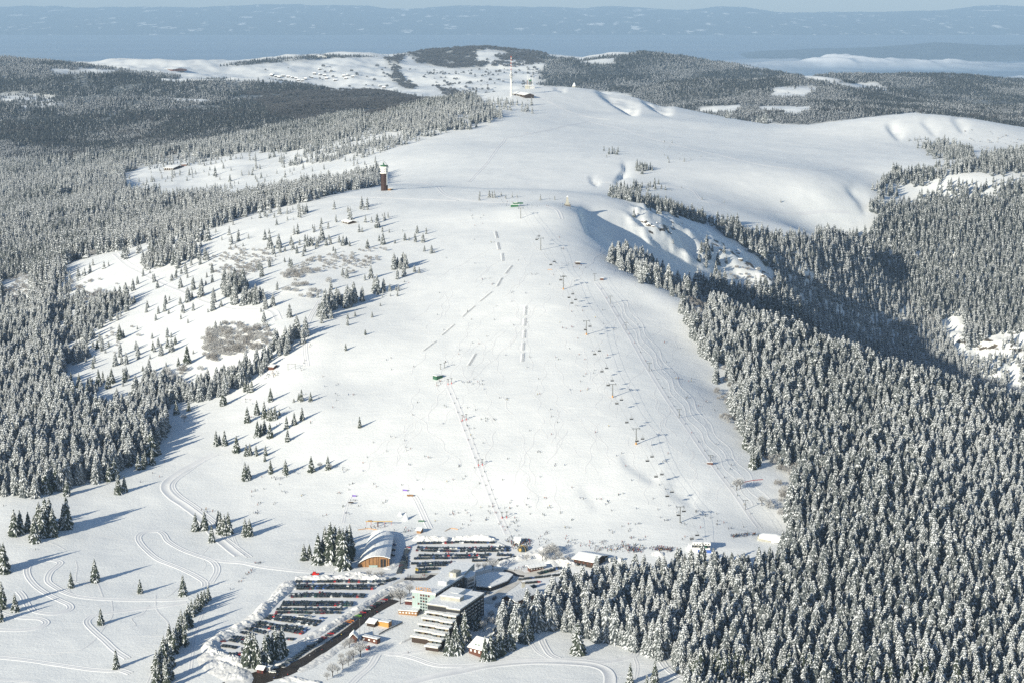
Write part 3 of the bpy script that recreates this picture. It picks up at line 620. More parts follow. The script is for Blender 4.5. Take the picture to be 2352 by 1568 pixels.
# wider spacing for open stands where the grid is dense
gap = fbm(cand[:, 0]/120, cand[:, 1]/200, 4, 301)
thin = np.where((cu_ < 1100) & (cand[:, 1] < 9500), np.clip((gap + .27) / .15, .10, 1), np.clip((gap + .52) / .12, .2, 1))
thin = np.where(cand[:, 1] < 2250, 1, thin)
keep = rng.random(len(cand)) < np.where(cden >= .9, .95*thin, eff)
outside = (np.abs(cu_ - CX) > CX + 420)
keep &= ~(outside & (cand[:, 1] > 4500))
cand = cand[keep]; cz_ = cz_[keep]; csiz = csiz[keep]; ckin = ckin[keep]; cden = cden[keep]; cu_ = cu_[keep]; cv_ = cv_[keep]
mixed = fbm(cand[:, 0]/70, cand[:, 1]/70, 3, 55)
ckin = np.where((ckin == 0) & (mixed > .42) & (cden > .6) & (rng.random(len(cand)) < .4) & (cand[:, 1] < 7000), 1, ckin)
print('forest candidates', len(cand), 'kind1', int((ckin == 1).sum()), round(time.time()-T0, 1))
# ------------------------------------------------------------------ building blocks for things
ORD = 'first second third fourth fifth sixth seventh eighth ninth tenth eleventh twelfth thirteenth fourteenth fifteenth sixteenth seventeenth eighteenth nineteenth twentieth'.split()
TENS = {2: 'twenty', 3: 'thirty', 4: 'forty', 5: 'fifty', 6: 'sixty', 7: 'seventy', 8: 'eighty', 9: 'ninety'}
def ordinal(n):
    if n <= 20: return ORD[n-1]
    if n < 100:
        t, o = divmod(n, 10); return TENS[t] + '-' + ORD[o-1] if o else TENS[t][:-1] + 'ieth'
    return 'hundred-and-' + ordinal(n-100) if n > 100 else 'hundredth'
def empty(name, loc, rz=0, parent=None):
    o = bpy.data.objects.new(name, None); o.empty_display_size = .5; return link(o, parent, loc, rz)
def unz(u, v, z):
    a, t = tan_down(u, v); Y = (CAM_H - z) / t; return Vector((a*Y, Y, z))
class MB:
    def __init__(s): s.V = []; s.F = []; s.I = []
    def raw(s, V, Fc, mi=0):
        b = len(s.V); s.V += [tuple(v) for v in V]; s.F += [[b+k for k in f] for f in Fc]; s.I += [mi]*len(Fc); return s
    def box(s, x0, x1, y0, y1, z0, z1, mi=0):
        return s.raw([(x0,y0,z0),(x1,y0,z0),(x1,y1,z0),(x0,y1,z0),(x0,y0,z1),(x1,y0,z1),(x1,y1,z1),(x0,y1,z1)], [(0,3,2,1),(4,5,6,7),(0,1,5,4),(1,2,6,5),(2,3,7,6),(3,0,4,7)], mi)
    def prism(s, P, z0, z1, mi=0, P2=None):
        n = len(P); P2 = P2 or P
        return s.raw([(p[0],p[1],z0) for p in P] + [(p[0],p[1],z1) for p in P2], [list(range(n))[::-1], list(range(n, 2*n))] + [(k,(k+1)%n,n+(k+1)%n,n+k) for k in range(n)], mi)
    def tube(s, p, q, r0, r1=None, n=6, mi=0):
        p = Vector(p); q = Vector(q); r1 = r0 if r1 is None else r1
        d = (q-p).normalized(); a = d.orthogonal().normalized(); b = d.cross(a)
        V = [p + a*math.cos(6.283*k/n)*r0 + b*math.sin(6.283*k/n)*r0 for k in range(n)] + [q + a*math.cos(6.283*k/n)*r1 + b*math.sin(6.283*k/n)*r1 for k in range(n)]
        return s.raw(V, [(k,(k+1)%n,n+(k+1)%n,n+k) for k in range(n)] + [list(range(n))[::-1], list(range(n, 2*n))], mi)
    def gable(s, x0, x1, y0, y1, z0, z1, th=.35, over=.8, mi=0):
        """pitched roof slab, ridge along y"""
        xm = (x0+x1)/2; x0 -= over; x1 += over; y0 -= over; y1 += over; k = (z1-z0)/(xm-x0); z0 = z0 - over*0
        prof = [(x0,z0),(xm,z1),(x1,z0),(x1,z0+th),(xm,z1+th),(x0,z0+th)]
        V = [(x,y0,z) for x,z in prof] + [(x,y1,z) for x,z in prof]
        return s.raw(V, [(0,1,4,5),(1,2,3,4),(11,10,7,6),(10,9,8,7),(0,6,7,1),(1,7,8,2),(5,4,10,11),(4,3,9,10),(0,5,11,6),(3,2,8,9)], mi)
    def build(s, name, m, parent=None, loc=None, rz=0, smooth=False):
        me = bpy.data.meshes.new(name); me.from_pydata(s.V, [], s.F)
        for mm in (m if isinstance(m, (list, tuple)) else [m]): me.materials.append(mm)
        me.polygons.foreach_set('material_index', np.array(s.I, dtype=np.int32))
        if smooth: me.polygons.foreach_set('use_smooth', np.ones(len(s.F), bool))
        bm = bmesh.new(); bm.from_mesh(me); bmesh.ops.recalc_face_normals(bm, faces=bm.faces); bm.to_mesh(me); bm.free()
        o = bpy.data.objects.new(name, me); return link(o, parent, loc, rz)
def dup(root, loc=None, rz=None):
    r = root.copy(); C.objects.link(r)
    if loc is not None: r.location = loc
    if rz is not None: r.rotation_euler = (0, 0, rz)
    for ch in list(root.children):
        c = ch.copy(); C.objects.link(c); c.parent = r
        for g in ch.children: d = g.copy(); C.objects.link(d); d.parent = c
    return r
def smooth_path(pts, step=2.0):
    """Catmull-Rom through world points, resampled"""
    P = [Vector((p[0], p[1])) for p in pts]; P = [P[0]*2 - P[1]] + P + [P[-1]*2 - P[-2]]; out = []
    for i in range(1, len(P)-2):
        n = max(2, int((P[i+1]-P[i]).length / step))
        for k in range(n):
            t = k/n; a, b, c, d = P[i-1], P[i], P[i+1], P[i+2]
            out.append(.5*((2*b) + (-a+c)*t + (2*a-5*b+4*c-d)*t*t + (-a+3*b-3*c+d)*t**3))
    out.append(P[-2]); return out
def ribbon(name, pts, prof, m, label, kind='structure', step=2.2, jitter=0, cat=None, world=False, widths=None):
    """a strip laid over the ground; prof = [(offset across, height above ground), ...]"""
    W = smooth_path(pts if world else [ground(u, v) for u, v in pts], step); n = len(W)
    ox = np.array([p[0] for p in prof]); oz = np.array([p[1] for p in prof])
    X = np.zeros((n, len(prof))); Y = X.copy()
    for i, p in enumerate(W):
        d = (W[min(i+1, n-1)] - W[max(i-1, 0)]).normalized(); nx, ny = d.y, -d.x
        w = 1 if widths is None else np.interp(i/(n-1), np.linspace(0, 1, len(widths)), widths)
        X[i] = p.x + nx*ox*w; Y[i] = p.y + ny*ox*w
    Z = height(X, Y) + oz[None]
    if jitter: Z += jitter * fbm(X/4, Y/4, 3, 5) * (np.abs(oz)[None] > .15)
    ends = np.ones(n); ends[0] = 0; ends[-1] = 0
    o = bpy.data.objects.new(name, grid_mesh(name, X, Y, Z)); o.data.materials.append(m); link(o); tag(o, label, cat, kind=kind)
    return o
def bank(pts, wid, hgt, label, seed, step=1.6, m=None, blocky=1.0):
    """ploughed heap of snow along a line of the ground"""
    W = smooth_path([ground(u, v) for u, v in pts], step); n = len(W); k = 15
    ox = np.linspace(-1, 1, k); X = np.zeros((n, k)); Y = X.copy(); Z = X.copy()
    for i, p in enumerate(W):
        d = (W[min(i+1, n-1)] - W[max(i-1, 0)]).normalized(); w = wid*.5*(1 + .25*float(vnoise(np.array([i*.11]), np.array([.5]), seed)[0]))
        X[i] = p.x + d.y*ox*w; Y[i] = p.y - d.x*ox*w
    env = np.sin(np.linspace(0, math.pi, n))**.22
    prof = np.clip(1 - np.abs(ox)**1.6, 0, 1)**.8
    nz = fbm(X/7, Y/7, 3, seed) * .55 + np.abs(fbm(X/2.6, Y/2.6, 3, seed+5)) * .5 * blocky
    Z = height(X, Y) - .15 + hgt*.8 * prof[None] * env[:, None] * np.clip(.62 + nz, .1, 1.7)
    o = bpy.data.objects.new('snow_bank', grid_mesh('snow_bank', X, Y, Z, smooth=False)); o.data.materials.append(m or M['heap']); link(o)
    return tag(o, label, 'snow bank')
def sheet(name, poly, m, label, dz=.1, step=2.0, wob=1.2):
    P = np.array([ground(u, v)[:2] for u, v in poly]); x0, y0 = P.min(0); x1, y1 = P.max(0)
    gx, gy = np.meshgrid(np.arange(x0, x1+step, step), np.arange(y0, y1+step, step))
    ox = fbm(gx/9, gy/9, 2, 3)*wob
    ins = inside(gx+ox, gy+ox, [tuple(p) for p in P]); gz = height(gx, gy) + dz
    idx = -np.ones(gx.shape, int); V = []; Fc = []
    q = ins[:-1, :-1] & ins[1:, :-1] & ins[:-1, 1:] & ins[1:, 1:]
    for j, i in zip(*np.nonzero(q)):
        f = []
        for a, b in ((j, i), (j, i+1), (j+1, i+1), (j+1, i)):
            if idx[a, b] < 0: idx[a, b] = len(V); V.append((gx[a, b], gy[a, b], gz[a, b]))
            f.append(int(idx[a, b]))
        Fc.append(f)
    me = mesh_from(name, V, Fc, [m], [0]*len(Fc), True); o = bpy.data.objects.new(name, me); link(o); return tag(o, label, kind='structure')

# ------------------------------------------------------------------ roads, lots, trails
TRAIL = [(-3.2,.0),(-2.7,.27),(-2.3,.29),(-1.8,.09),(-.9,.05),(-.6,.14),(.6,.14),(.9,.05),(1.8,.09),(2.3,.29),(2.7,.27),(3.2,0)]
LIGHTTR = [(-1.6,.02),(-1.1,.22),(-.6,.05),(.6,.05),(1.1,.22),(1.6,.02)]
BIG = [(-5.0,0),(-4.3,.38),(-3.8,.4),(-3.0,.1),(0,.15),(3.0,.1),(3.8,.34),(4.3,.3),(5.0,0)]
TOW = [(-3.2,0),(-2.5,.2),(-1.8,.08),(0,.1),(1.8,.08),(2.5,.2),(3.2,0)]
TR = mat('groomed_snow', (.85, .85, .845), .6, col2=(.80, .80, .80), noise=.2, nscale=.2, bump=.4, bscale=1.2, bdist=.15)
def t3(pts, ox=0, oy=1045.3): return [(x/3+ox, y/3+oy) for x, y in pts]
ribbon('ski_trail', t3([(-40,1385),(150,1405),(400,1440),(600,1470),(760,1482),(830,1478),(900,1500)]), TRAIL, TR, 'groomed cross-country trail across the lower meadow')
ribbon('ski_trail', t3([(880,1398),(800,1345),(720,1270),(640,1200),(600,1150),(620,1118),(680,1095),(930,1062),(1150,1035),(1290,1010)]), TRAIL, TR, 'groomed trail bending round the small spruce')
ribbon('ski_trail', t3([(1300,985),(1180,995),(1000,997),(800,993),(620,982),(480,955),(380,905),(330,860),(350,800),(405,755),(415,735),(370,722),(300,720),(230,735),(190,770),(195,830),(250,900),(330,955),(420,1000),(480,1030),(480,1060),(420,1082),(340,1090),(240,1070),(190,1030),(160,970),(130,935)]), TRAIL, TR, 'groomed double loop of cross-country trail in the meadow', step=1.8)
ribbon('ski_trail', t3([(1415,900),(1410,870),(1360,835),(1250,780),(1100,720),(1010,650),(960,590),(960,550),(1010,525),(1090,522),(1130,545),(1160,590),(1250,645),(1350,685),(1440,715),(1485,750),(1495,800),(1450,880)]), TRAIL, TR, 'groomed hairpin loop of cross-country trail', step=1.8)
ribbon('ski_trail', t3([(1440,715),(1550,730),(1680,740),(1800,765),(1950,785),(2100,800),(2300,808)]), TRAIL, TR, 'groomed trail leading to the car park')
ribbon('ski_trail', t3([(-20,1075),(60,1105),(180,1118),(280,1125),(320,1150),(280,1180),(180,1200),(60,1203),(-30,1198)]), TRAIL, TR, 'groomed small loop at the meadow edge')
ribbon('ski_trail', t3([(1480,-10),(1380,40),(1250,110),(1160,175),(1140,230),(1190,290),(1280,350),(1380,430),(1480,550),(1560,620),(1650,690)]), BIG, TR, 'wide groomed trail curving down from the piste')
ribbon('ski_trail', t3([(1400,30),(1290,110),(1210,170),(1190,220),(1240,280),(1340,350),(1420,410),(1500,480),(1540,560),(1640,640),(1720,700)]), TRAIL, TR, 'narrow trail beside the wide curved trail')
ribbon('ski_trail', t3([(1600,540),(1625,600),(1660,660),(1700,700)]), LIGHTTR, TR, 'short footpath between the spruces')
ribbon('ski_trail', t3([(0,1545),(200,1560),(420,1600)]), LIGHTTR, TR, 'faint trail at the lower corner')
ribbon('ski_trail', t3([(1440,990),(1380,1120),(1340,1260),(1320,1400),(1310,1500)]), LIGHTTR, TR, 'faint track beside the row of spruces')
ribbon('ski_trail', t3([(1050,1500),(1010,1600)]) , LIGHTTR, TR, 'short faint track')
md = lambda pts: t3(pts, 784)
ribbon('ski_trail', md([(300,1360),(420,1375),(520,1400),(640,1440),(760,1450),(900,1445),(1080,1425),(1250,1412),(1450,1408),(1640,1412),(1780,1425),(1900,1410),(2010,1380),(2020,1345),(1960,1315),(1840,1285)]), TRAIL, TR, 'groomed trail below the hotel')
ribbon('ski_trail', md([(300,1370),(450,1360),(600,1335),(700,1315)]), TRAIL, TR, 'groomed trail climbing behind the hotel terraces')
ribbon('ski_trail', md([(450,1568),(620,1525),(850,1480),(1050,1440),(1300,1420),(1550,1425),(1720,1440),(1810,1470),(1850,1520),(1850,1600)]), BIG, TR, 'wide groomed trail sweeping along the bottom meadow')
ribbon('ski_trail', md([(1380,1265),(1400,1310),(1440,1370),(1500,1400)]), TRAIL, TR, 'groomed branch trail coming out of the forest')
ribbon('ski_trail', md([(1310,1295),(1350,1350),(1420,1390)]), LIGHTTR, TR, 'narrow branch trail coming out of the forest')
ribbon('ski_trail', md([(250,1370),(200,1450),(120,1520),(60,1580)]), TRAIL, TR, 'trail going down past the bare trees')
ribbon('ski_trail', md([(2190,1380),(2230,1450),(2300,1510),(2400,1550)]), TRAIL, TR, 'trail at the foot of the forest')
ribbon('ski_trail', md([(2020,1390),(2040,1450),(2030,1540)]), LIGHTTR, TR, 'narrow trail beside the three spruces')
for pts, lab in [([(880,1255),(960,1172),(1040,1075),(1130,955)], 'straight walking track climbing behind the tower'), ([(1130,955),(1300,925),(1500,880),(1700,838)], 'walking track over the wide ridge'), ([(1330,655),(1450,710),(1600,780),(1720,810),(1850,825)], 'broad track dropping from the summit'),
                 ([(1710,840),(1900,880),(2100,945),(2250,985),(2352,1015)], 'track traversing the meadow'), ([(360,1262),(600,1270),(700,1330),(900,1385),(1200,1400)], 'track from the tower to the lift top'), ([(1420,1420),(1490,1450),(1520,1510)], 'track curling below the stone monument'),
                 ([(0,1360),(300,1365),(600,1375),(800,1385)], 'track along the crest'), ([(1700,1260),(1850,1258),(2100,1270),(2352,1300)], 'track skirting the small gully')]:
    ribbon('snow_track', [(x/3+784, y/3) for x, y in pts], [(-3.5,.03),(-2.4,.4),(-1.6,.12),(1.6,.12),(2.4,.4),(3.5,.03)], TR, lab, step=6)
for pts, lab in [([(0,1012),(200,1060),(420,1110),(620,1150),(900,1175),(1150,1160)], 'track crossing the far meadow'), ([(0,1290),(80,1320),(170,1395),(500,1440),(900,1465),(1150,1465)], 'track bending across the far meadow')]:
    ribbon('snow_track', [(x/3+1568, y/3) for x, y in pts], [(-3.5,.03),(-2.4,.4),(-1.6,.12),(1.6,.12),(2.4,.4),(3.5,.03)], TR, lab, step=6)
ribbon('snow_track', [(265,583),(290,605),(330,628),(400,660),(470,690),(540,708),(620,712),(640,735)], BIG, TR, 'path cutting down the wooded flank', step=4)
ribbon('snow_track', [(735,690),(712,730),(702,765),(700,800),(705,840)], TRAIL, TR, 'tow track beside the spruces', step=3)
# lift tracks on the piste
ribbon('lift_track', [(1166,1226),(1145,1180),(1110,1090),(1080,1010),(1050,930),(1030,885)], TOW, TR, 'packed tow track of the middle drag lift', step=3)
ribbon('lift_track', [(1745,1212),(1700,1150),(1640,1070),(1570,970),(1500,865),(1445,770),(1400,695),(1370,650)], TOW, TR, 'packed tow track of the long drag lift', step=3)
ribbon('lift_track', [(988,1213),(972,1180),(958,1150),(950,1138)], TRAIL, TR, 'packed tow track of the short beginner lift')
ribbon('lift_track', [(788,1200),(795,1165),(805,1140)], LIGHTTR, TR, 'tow track of the tiny rope lift')
for k, ou in enumerate((22, 40, 62)):   # carved tracks beside the drag lift
    pts = []
    for i in range(46):
        t = i/45; v = 690 + t*470; u = np.interp(v, [650,770,970,1150], [1375,1445,1570,1700]) + ou*(.6+.5*t) + 5*math.sin(i*1.15+k)
        pts.append((u, v))
    ribbon('ski_track', pts, [(-.8,.05),(-.4,.2),(.0,.05),(.5,.2),(.9,.03)], TR, ['wavy ski track closest beside the drag lift', 'wavy ski track in the middle of three', 'wavy ski track along the forest edge'][k], step=2.5)

c5 = lambda pts: [(x/4.732+454.5, y/4.732+1292.5) for x, y in pts]      # from a 3.36x look at the car park
c7 = lambda pts: [(x/4.732+781.2, y/4.732+1171.8) for x, y in pts]
c8 = lambda pts: [(x/4.732+1136.2, y/4.732+1171.8) for x, y in pts]
sheet('parking_lot', c5([(1000,170),(2180,165),(2100,250),(1480,640),(1150,830),(960,900),(880,1090),(520,1040),(330,1010),(200,930),(230,850),(480,720),(800,520),(960,300)]), M['packed'], 'packed snow surface of the lower car park')
sheet('parking_lot_ground', c7([(810,330),(1680,330),(1950,420),(2080,480),(1900,560),(1500,640),(1100,700),(780,760),(620,720),(640,420),(800,380)]), M['packed'], 'packed snow surface of the upper car park')
sheet('forecourt', c7([(1500,700),(1900,640),(2352,560),(2352,860),(2000,900),(1900,760)]), M['packed'], 'packed snow yard by the forest', dz=.12)
ribbon('road', c5([(560,1330),(660,1235),(860,1195),(1060,1120),(1360,930),(1640,735),(1880,545),(2140,400)]), [(-5.2,.10),(-4.2,.16),(0,.2),(4.2,.16),(5.2,.10)], M['asphalt'], 'wet dark road with slush beside the car park', widths=[1.7,1.6,1.0,.9,.85,.85,.9])
ribbon('road', c5([(300,1345),(560,1290),(760,1230)]), [(-8,.1),(-4,.15),(0,.18),(4,.15),(8,.1)], M['asphalt'], 'wet road widening at the bottom junction')
ribbon('road_shoulder', c5([(880,1150),(1010,1085),(1240,940),(1560,700),(1860,490),(2110,345)]), [(-5,.05),(-3,.13),(3,.13),(5,.05)], M['slush'], 'dirty snow parking strip along the road')
ribbon('access_road', c7([(600,830),(760,735),(950,705),(1150,700),(1300,700),(1480,690),(1700,650),(1830,660),(1900,700),(2100,690),(2352,640)]), [(-5,.16),(-2,.2),(2,.2),(5,.16)], M['slush'], 'brown slushy access road between the car parks')
ribbon('access_road', c7([(1900,640),(1960,700),(1900,780),(1760,880),(1650,950),(1600,1010)]), [(-4,.17),(-2,.21),(2,.21),(4,.17)], M['slush'], 'slushy lane going down beside the flat roofed hall')
ribbon('road', c7([(700,740),(850,745),(960,740),(1020,700)]), [(-3.5,.23),(-1.5,.27),(1.5,.27),(3.5,.23)], M['asphalt'], 'wet patch of the access road near the hotel')
ribbon('road', c7([(1780,650),(1850,670),(1920,705),(2000,715)]), [(-2.2,.25),(-1,.29),(1,.29),(2.2,.25)], M['asphalt'], 'wet patch of road at the bend')

for pts, wd, ht, lab in [
    (c5([(1050,165),(1300,160),(1600,165),(1850,160),(2060,180)]), 11, 4.0, 'snow bank along the top of the lower car park'),
    (c5([(1010,190),(930,300),(830,400),(720,500),(650,580),(560,640),(450,690),(340,760)]), 13, 4.8, 'long snow bank curving down the meadow side of the car park'),
    (c5([(340,750),(210,830),(130,890),(150,960),(230,1010),(330,1040),(430,1080),(500,1150)]), 14, 5.2, 'high snow bank round the low end of the car park'),
    (c5([(2320,190),(2150,260),(1980,340),(1820,450),(1680,530),(1560,610),(1400,700),(1230,800),(1100,880)]), 10, 3.2, 'snow bank between the car park and the road'),
    (c5([(1240,840),(1060,930),(950,1010),(920,1090),(860,1120)]), 12, 3.0, 'low smooth snow slope below the road-side cars'),
    (c5([(150,960),(200,1080),(330,1170),(450,1250),(420,1330)]), 22, 3.0, 'broad churned heap of snow below the car park'),
    (c7([(790,300),(900,310),(1050,320),(1190,325)]), 12, 5.2, 'big snow heap above the upper car park, by the wooden hall'),
    (c7([(1210,310),(1400,305),(1560,310),(1680,345)]), 11, 4.6, 'big snow heap above the upper car park, by the lift queue'),
    (c7([(1680,350),(1760,385),(1830,400)]), 7, 2.0, 'small snow bank at the end of the upper car park'),
    (c7([(1700,600),(1800,560),(1950,520),(2100,480),(2200,440)]), 12, 3.6, 'snow bank behind the red kiosk'),
    (c7([(60,700),(180,690),(300,720),(400,745),(520,740)]), 10, 3.6, 'snow bank in front of the wooden hall'),
    (c7([(500,640),(560,600),(640,560)]), 9, 3.0, 'snow heap beside the porch of the wooden hall'),
    (c8([(580,590),(680,560),(780,570),(860,610)]), 13, 4.6, 'large snow heap in front of the long dark building'),
    (c8([(480,520),(560,440),(620,420),(700,450)]), 18, 7.0, 'high pointed snow heap behind the frosted bushes'),
    (c8([(760,520),(880,540)]), 6, 2.0, 'small snow heap touching the long dark building'),
    (c8([(1700,470),(1850,480)]), 9, 3.0, 'snow heap under the waiting crowd'),
    (c7([(1500,760),(1560,700),(1720,670),(1850,690),(1870,740),(1780,800)]), 5, 1.2, 'low snow rim round the flat roofed hall'),
    (c5([(1080,1180),(1250,1100),(1500,940),(1700,800)]), 9, 1.6, 'low snow bank on the hotel side of the road'),
    (c5([(930,1290),(1010,1250),(1180,1290),(1350,1310)]), 9, 2.6, 'snow heap at the bottom road junction'),
    (c7([(640,1450),(720,1410),(800,1370)]), 2.5, 1.4, 'snow topped retaining edge below the hotel'),
    (c8([(0,1160),(80,1120),(170,1090)]), 7, 1.8, 'snow bank between the hotel and the forest'),
    (c7([(1620,1230),(1720,1160),(1840,1100)]), 6, 2.0, 'snow bank in the hotel yard'),
    ]: bank(pts, wd, ht, lab, hash(lab) % 97 if False else len(lab))
print('ground works', round(time.time()-T0, 1))
LAND = {}          # places used to tell repeats apart
def root(name, loc, label, cat, rz=0, group=None):
    return tag(empty(name, loc, rz), label, cat, group)
def up(p, h): return Vector((p[0], p[1], p[2] + h))
# ------------------------------------------------------------------ the hotel
HZ = math.atan2(-.4, .916)
def frame_of(o, rz):
    c, s = math.cos(rz), math.sin(rz)
    return lambda p: ((p[0]-o[0])*c + (p[1]-o[1])*s, -(p[0]-o[0])*s + (p[1]-o[1])*c)
g0 = ground(1000, 1408); zb = g0.z - .5
hot = root('hotel', (g0.x, g0.y, zb), 'large hotel with a glass fronted block and stepped snowy terraces', 'hotel', HZ)
LAND['the hotel'] = g0
loc = frame_of(g0, HZ)
def hp(pts, z): return [loc(unz(u, v, zb + z)) for u, v in pts]
HA = 17.5
A = hp([(947,1356),(1000,1363),(1065.4,1320),(1012,1313)], HA)
x0 = A[0][0]; x1 = A[1][0]; y0 = (A[0][1]+A[1][1])/2; y1 = (A[2][1]+A[3][1])/2
MB().box(x0, x1, y0, y1, -2, HA).build('guest_block', [M['dark']], hot)
MB().box(x0-.5, x1+.5, y0-.5, y1+.3, HA-.7, HA+.15).build('cornice', M['white'], hot)
MB().box(x0-.2, x1+.2, y0-.2, y1+.1, HA+.153, HA+.6).build('roof_snow', M['snowcap'], hot)
MB().box(x0-.25, x1-1.2, y0-.25, y0+.2, -2, 1.9).build('white_base', M['white'], hot)
fac = MB().box(x0-.15, x1+.15, y0-.35, y0+.1, 1.903, HA-.72).build('glass_facade', M['paleglass'], hot)
nx_ = 9; wdx = (x1-x0)/nx_
for i in range(nx_+1): MB().box(x0+i*wdx-.12, x0+i*wdx+.12, y0-.48, y0-.352, 1.91, HA-.75).build('mullion', M['palesteel'], fac)
rr_ = random.Random(3)
for j in range(6):
    for i in range(nx_):
        if 3 <= i <= 5 or rr_.random() < .22:
            z = 2.3 + j*2.4
            MB().box(x0+i*wdx+.35, x0+(i+1)*wdx-.35, y0-.44, y0-.355, z, z+1.6).build('window', M['glass' if rr_.random() < .7 else 'maroon'], hot)
for j in range(5):
    for i in range(9):
        if rr_.random() < .75: MB().box(x1+.005, x1+.25, y0+3+i*(y1-y0-4)/9, y0+5.2+i*(y1-y0-4)/9, 4+j*2.7, 5.3+j*2.7).build('side_window', M['glass' if rr_.random() < .6 else 'palesteel'], hot)
MB().box(x1+.003, x1+.35, y0-.2, y0+.5, 0, HA).build('corner_pipe', M['palesteel'], hot)
# sign HOTEL
fc = bpy.data.curves.new('sign', 'FONT'); fc.body = 'HOTEL'; fc.size = 4.2; fc.extrude = .15; fc.space_character = 1.1
fo = bpy.data.objects.new('sign', fc); C.objects.link(fo); dgs = bpy.context.evaluated_depsgraph_get(); sm_ = bpy.data.meshes.new_from_object(fo.evaluated_get(dgs)); bpy.data.objects.remove(fo)
sm_.materials.clear(); sm_.materials.append(M['orange']); fo = bpy.data.objects.new('sign', sm_); link(fo, hot, (x0+2.2, y0+1.2, HA+.75)); fo.rotation_euler = (R(90), 0, 0)
MB().box(x0+2, x0+15, y0+1.5, y0+1.65, HA+.6, HA+.8).box(x0+3, x0+3.15, y0+1.4, y0+1.5, HA+.5, HA+2).box(x0+13, x0+13.15, y0+1.4, y0+1.5, HA+.5, HA+2).build('sign_frame', M['steel'], hot)
def rbox(pts, z0_, z1_, m, nm, snow=True, inset=0):
    P = hp(pts, z1_); xs_ = [p[0] for p in P]; ys_ = [p[1] for p in P]
    b = MB().box(min(xs_), max(xs_), min(ys_), max(ys_), z0_, z1_).build(nm, m, hot)
    if snow: MB().box(min(xs_)-.2, max(xs_)+.2, min(ys_)-.2, max(ys_)+.2, z1_+.003, z1_+.5).build('snow_layer', M['snowcap'], b)
    return min(xs_), max(xs_), min(ys_), max(ys_)
rbox([(1007,1334.5),(1025,1337),(1028.5,1331)], HA+.2, HA+2.6, M['white'], 'roof_box')
# rear blocks
P = hp([(1012,1313),(1041,1290),(1090,1293.5),(1078,1306),(1065,1319)], HA-1)
MB().prism(P, -2, HA-1).build('rear_block', M['concrete'], hot); MB().prism(P, HA-.997, HA-.4).build('roof_snow', M['snowcap'], hot)
P = hp([(1061,1324),(1073,1309.5),(1092,1311.3),(1089,1321),(1074,1327)], HA-3)
MB().prism(P, -2, HA-3).build('east_block', M['palesteel'], hot); MB().prism(P, HA-2.997, HA-2.5).build('roof_snow', M['snowcap'], hot)
for k in range(5):
    for j in range(4):
        a, b = P[4], P[3]; t0, t1 = .08+k*.18, .19+k*.18; nxv, nyv = (b[1]-a[1]), -(b[0]-a[0]); ln = math.hypot(nxv, nyv); nxv /= ln; nyv /= ln
        q = [(a[0]+(b[0]-a[0])*t+nxv*s, a[1]+(b[1]-a[1])*t+nyv*s) for t, s in ((t0,.02),(t1,.02),(t1,.2),(t0,.2))]
        MB().prism(q, 2+j*2.9, 3.7+j*2.9).build('window', M['glass'], hot)
twr = rbox([(1031.6,1313),(1050.6,1313),(1050,1306.6)], HA-.4, HA+4.2, M['concrete'], 'roof_tower', snow=False)
dsk = MB(); dsk.tube((twr[0]+2.2, twr[2]-.02, HA+2.2), (twr[0]+2.2, twr[2]-.3, HA+2.2), 1.3, n=16); dsk.build('round_emblem', M['white'], hot)
MB().tube((twr[0]+3.6, twr[2]+1, HA+4.2), (twr[0]+3.6, twr[2]+1, HA+9.5), .12, .05).build('antenna', M['palesteel'], hot)
# terraced block
HB = 18.0
T = hp([(994.7,1379),(1027.5,1393),(1056,1401),(1112,1366),(1062,1347)], HB)
rx, ry = T[2]; lx = T[0][0]; by = (T[3][1]+T[4][1])/2; mx_ = rx - 11.5
lx = min(lx, mx_-13)
MB().box(lx, mx_-.003, ry+3, by, -3, HB).build('terrace_block', M['dark'], hot)
MB().box(mx_, rx, ry, by-3, -3, HB).build('terrace_block', M['dark'], hot)
MB().box(lx-.7, mx_+.3, ry+2.2, by+.4, HB+.003, HB+.8).box(mx_+.303, rx+.6, ry-.8, by-2.5, HB+.003, HB+.8).build('parapet', M['concrete'], hot)
MB().box(lx-.4, mx_+.5, ry+2.5, by+.1, HB+.803, HB+1.15).box(mx_+.503, rx+.3, ry-.5, by-2.8, HB+.803, HB+1.15).build('roof_snow', M['snowcap'], hot)
for k in range(1, 7):
    for (a0, a1, yo, zo) in ((lx, mx_-.3, 5.2, -1.45), (mx_+.1, rx, 0, 0)):
        dpt = 6.4; yf = ry + yo - k*dpt; z = HB - k*2.85 + zo; sh = -k*1.1
        if z < .6: continue
        MB().box(a0+.4, a1-.4, yf+1.6, yf+dpt+2, -3, z-.6).build('storey', M['darkwood'], hot)
        sl_ = MB().box(a0, a1, yf, yf+dpt+.3, z-.55, z).build('terrace', M['palewall'], hot)
        MB().box(a0+.25, a1-.25, yf+.25, yf+dpt+.1, z+.003, z+.45).build('terrace_snow', M['snowcap'], sl_)
        MB().box(a0, a1, yf-.25, yf-.003, z-.7, z+.75).build('balustrade', M['palewall'], sl_)
        for q in range(3):
            w0 = a0+1+q*(a1-a0-1)/3; MB().box(w0, w0+2.4, yf+dpt-.05+2-2.2+.3, yf+dpt+.2, z+.5, z+2.1).build('terrace_window', M['glass' if (q+k) % 3 else 'ochre'], sl_)
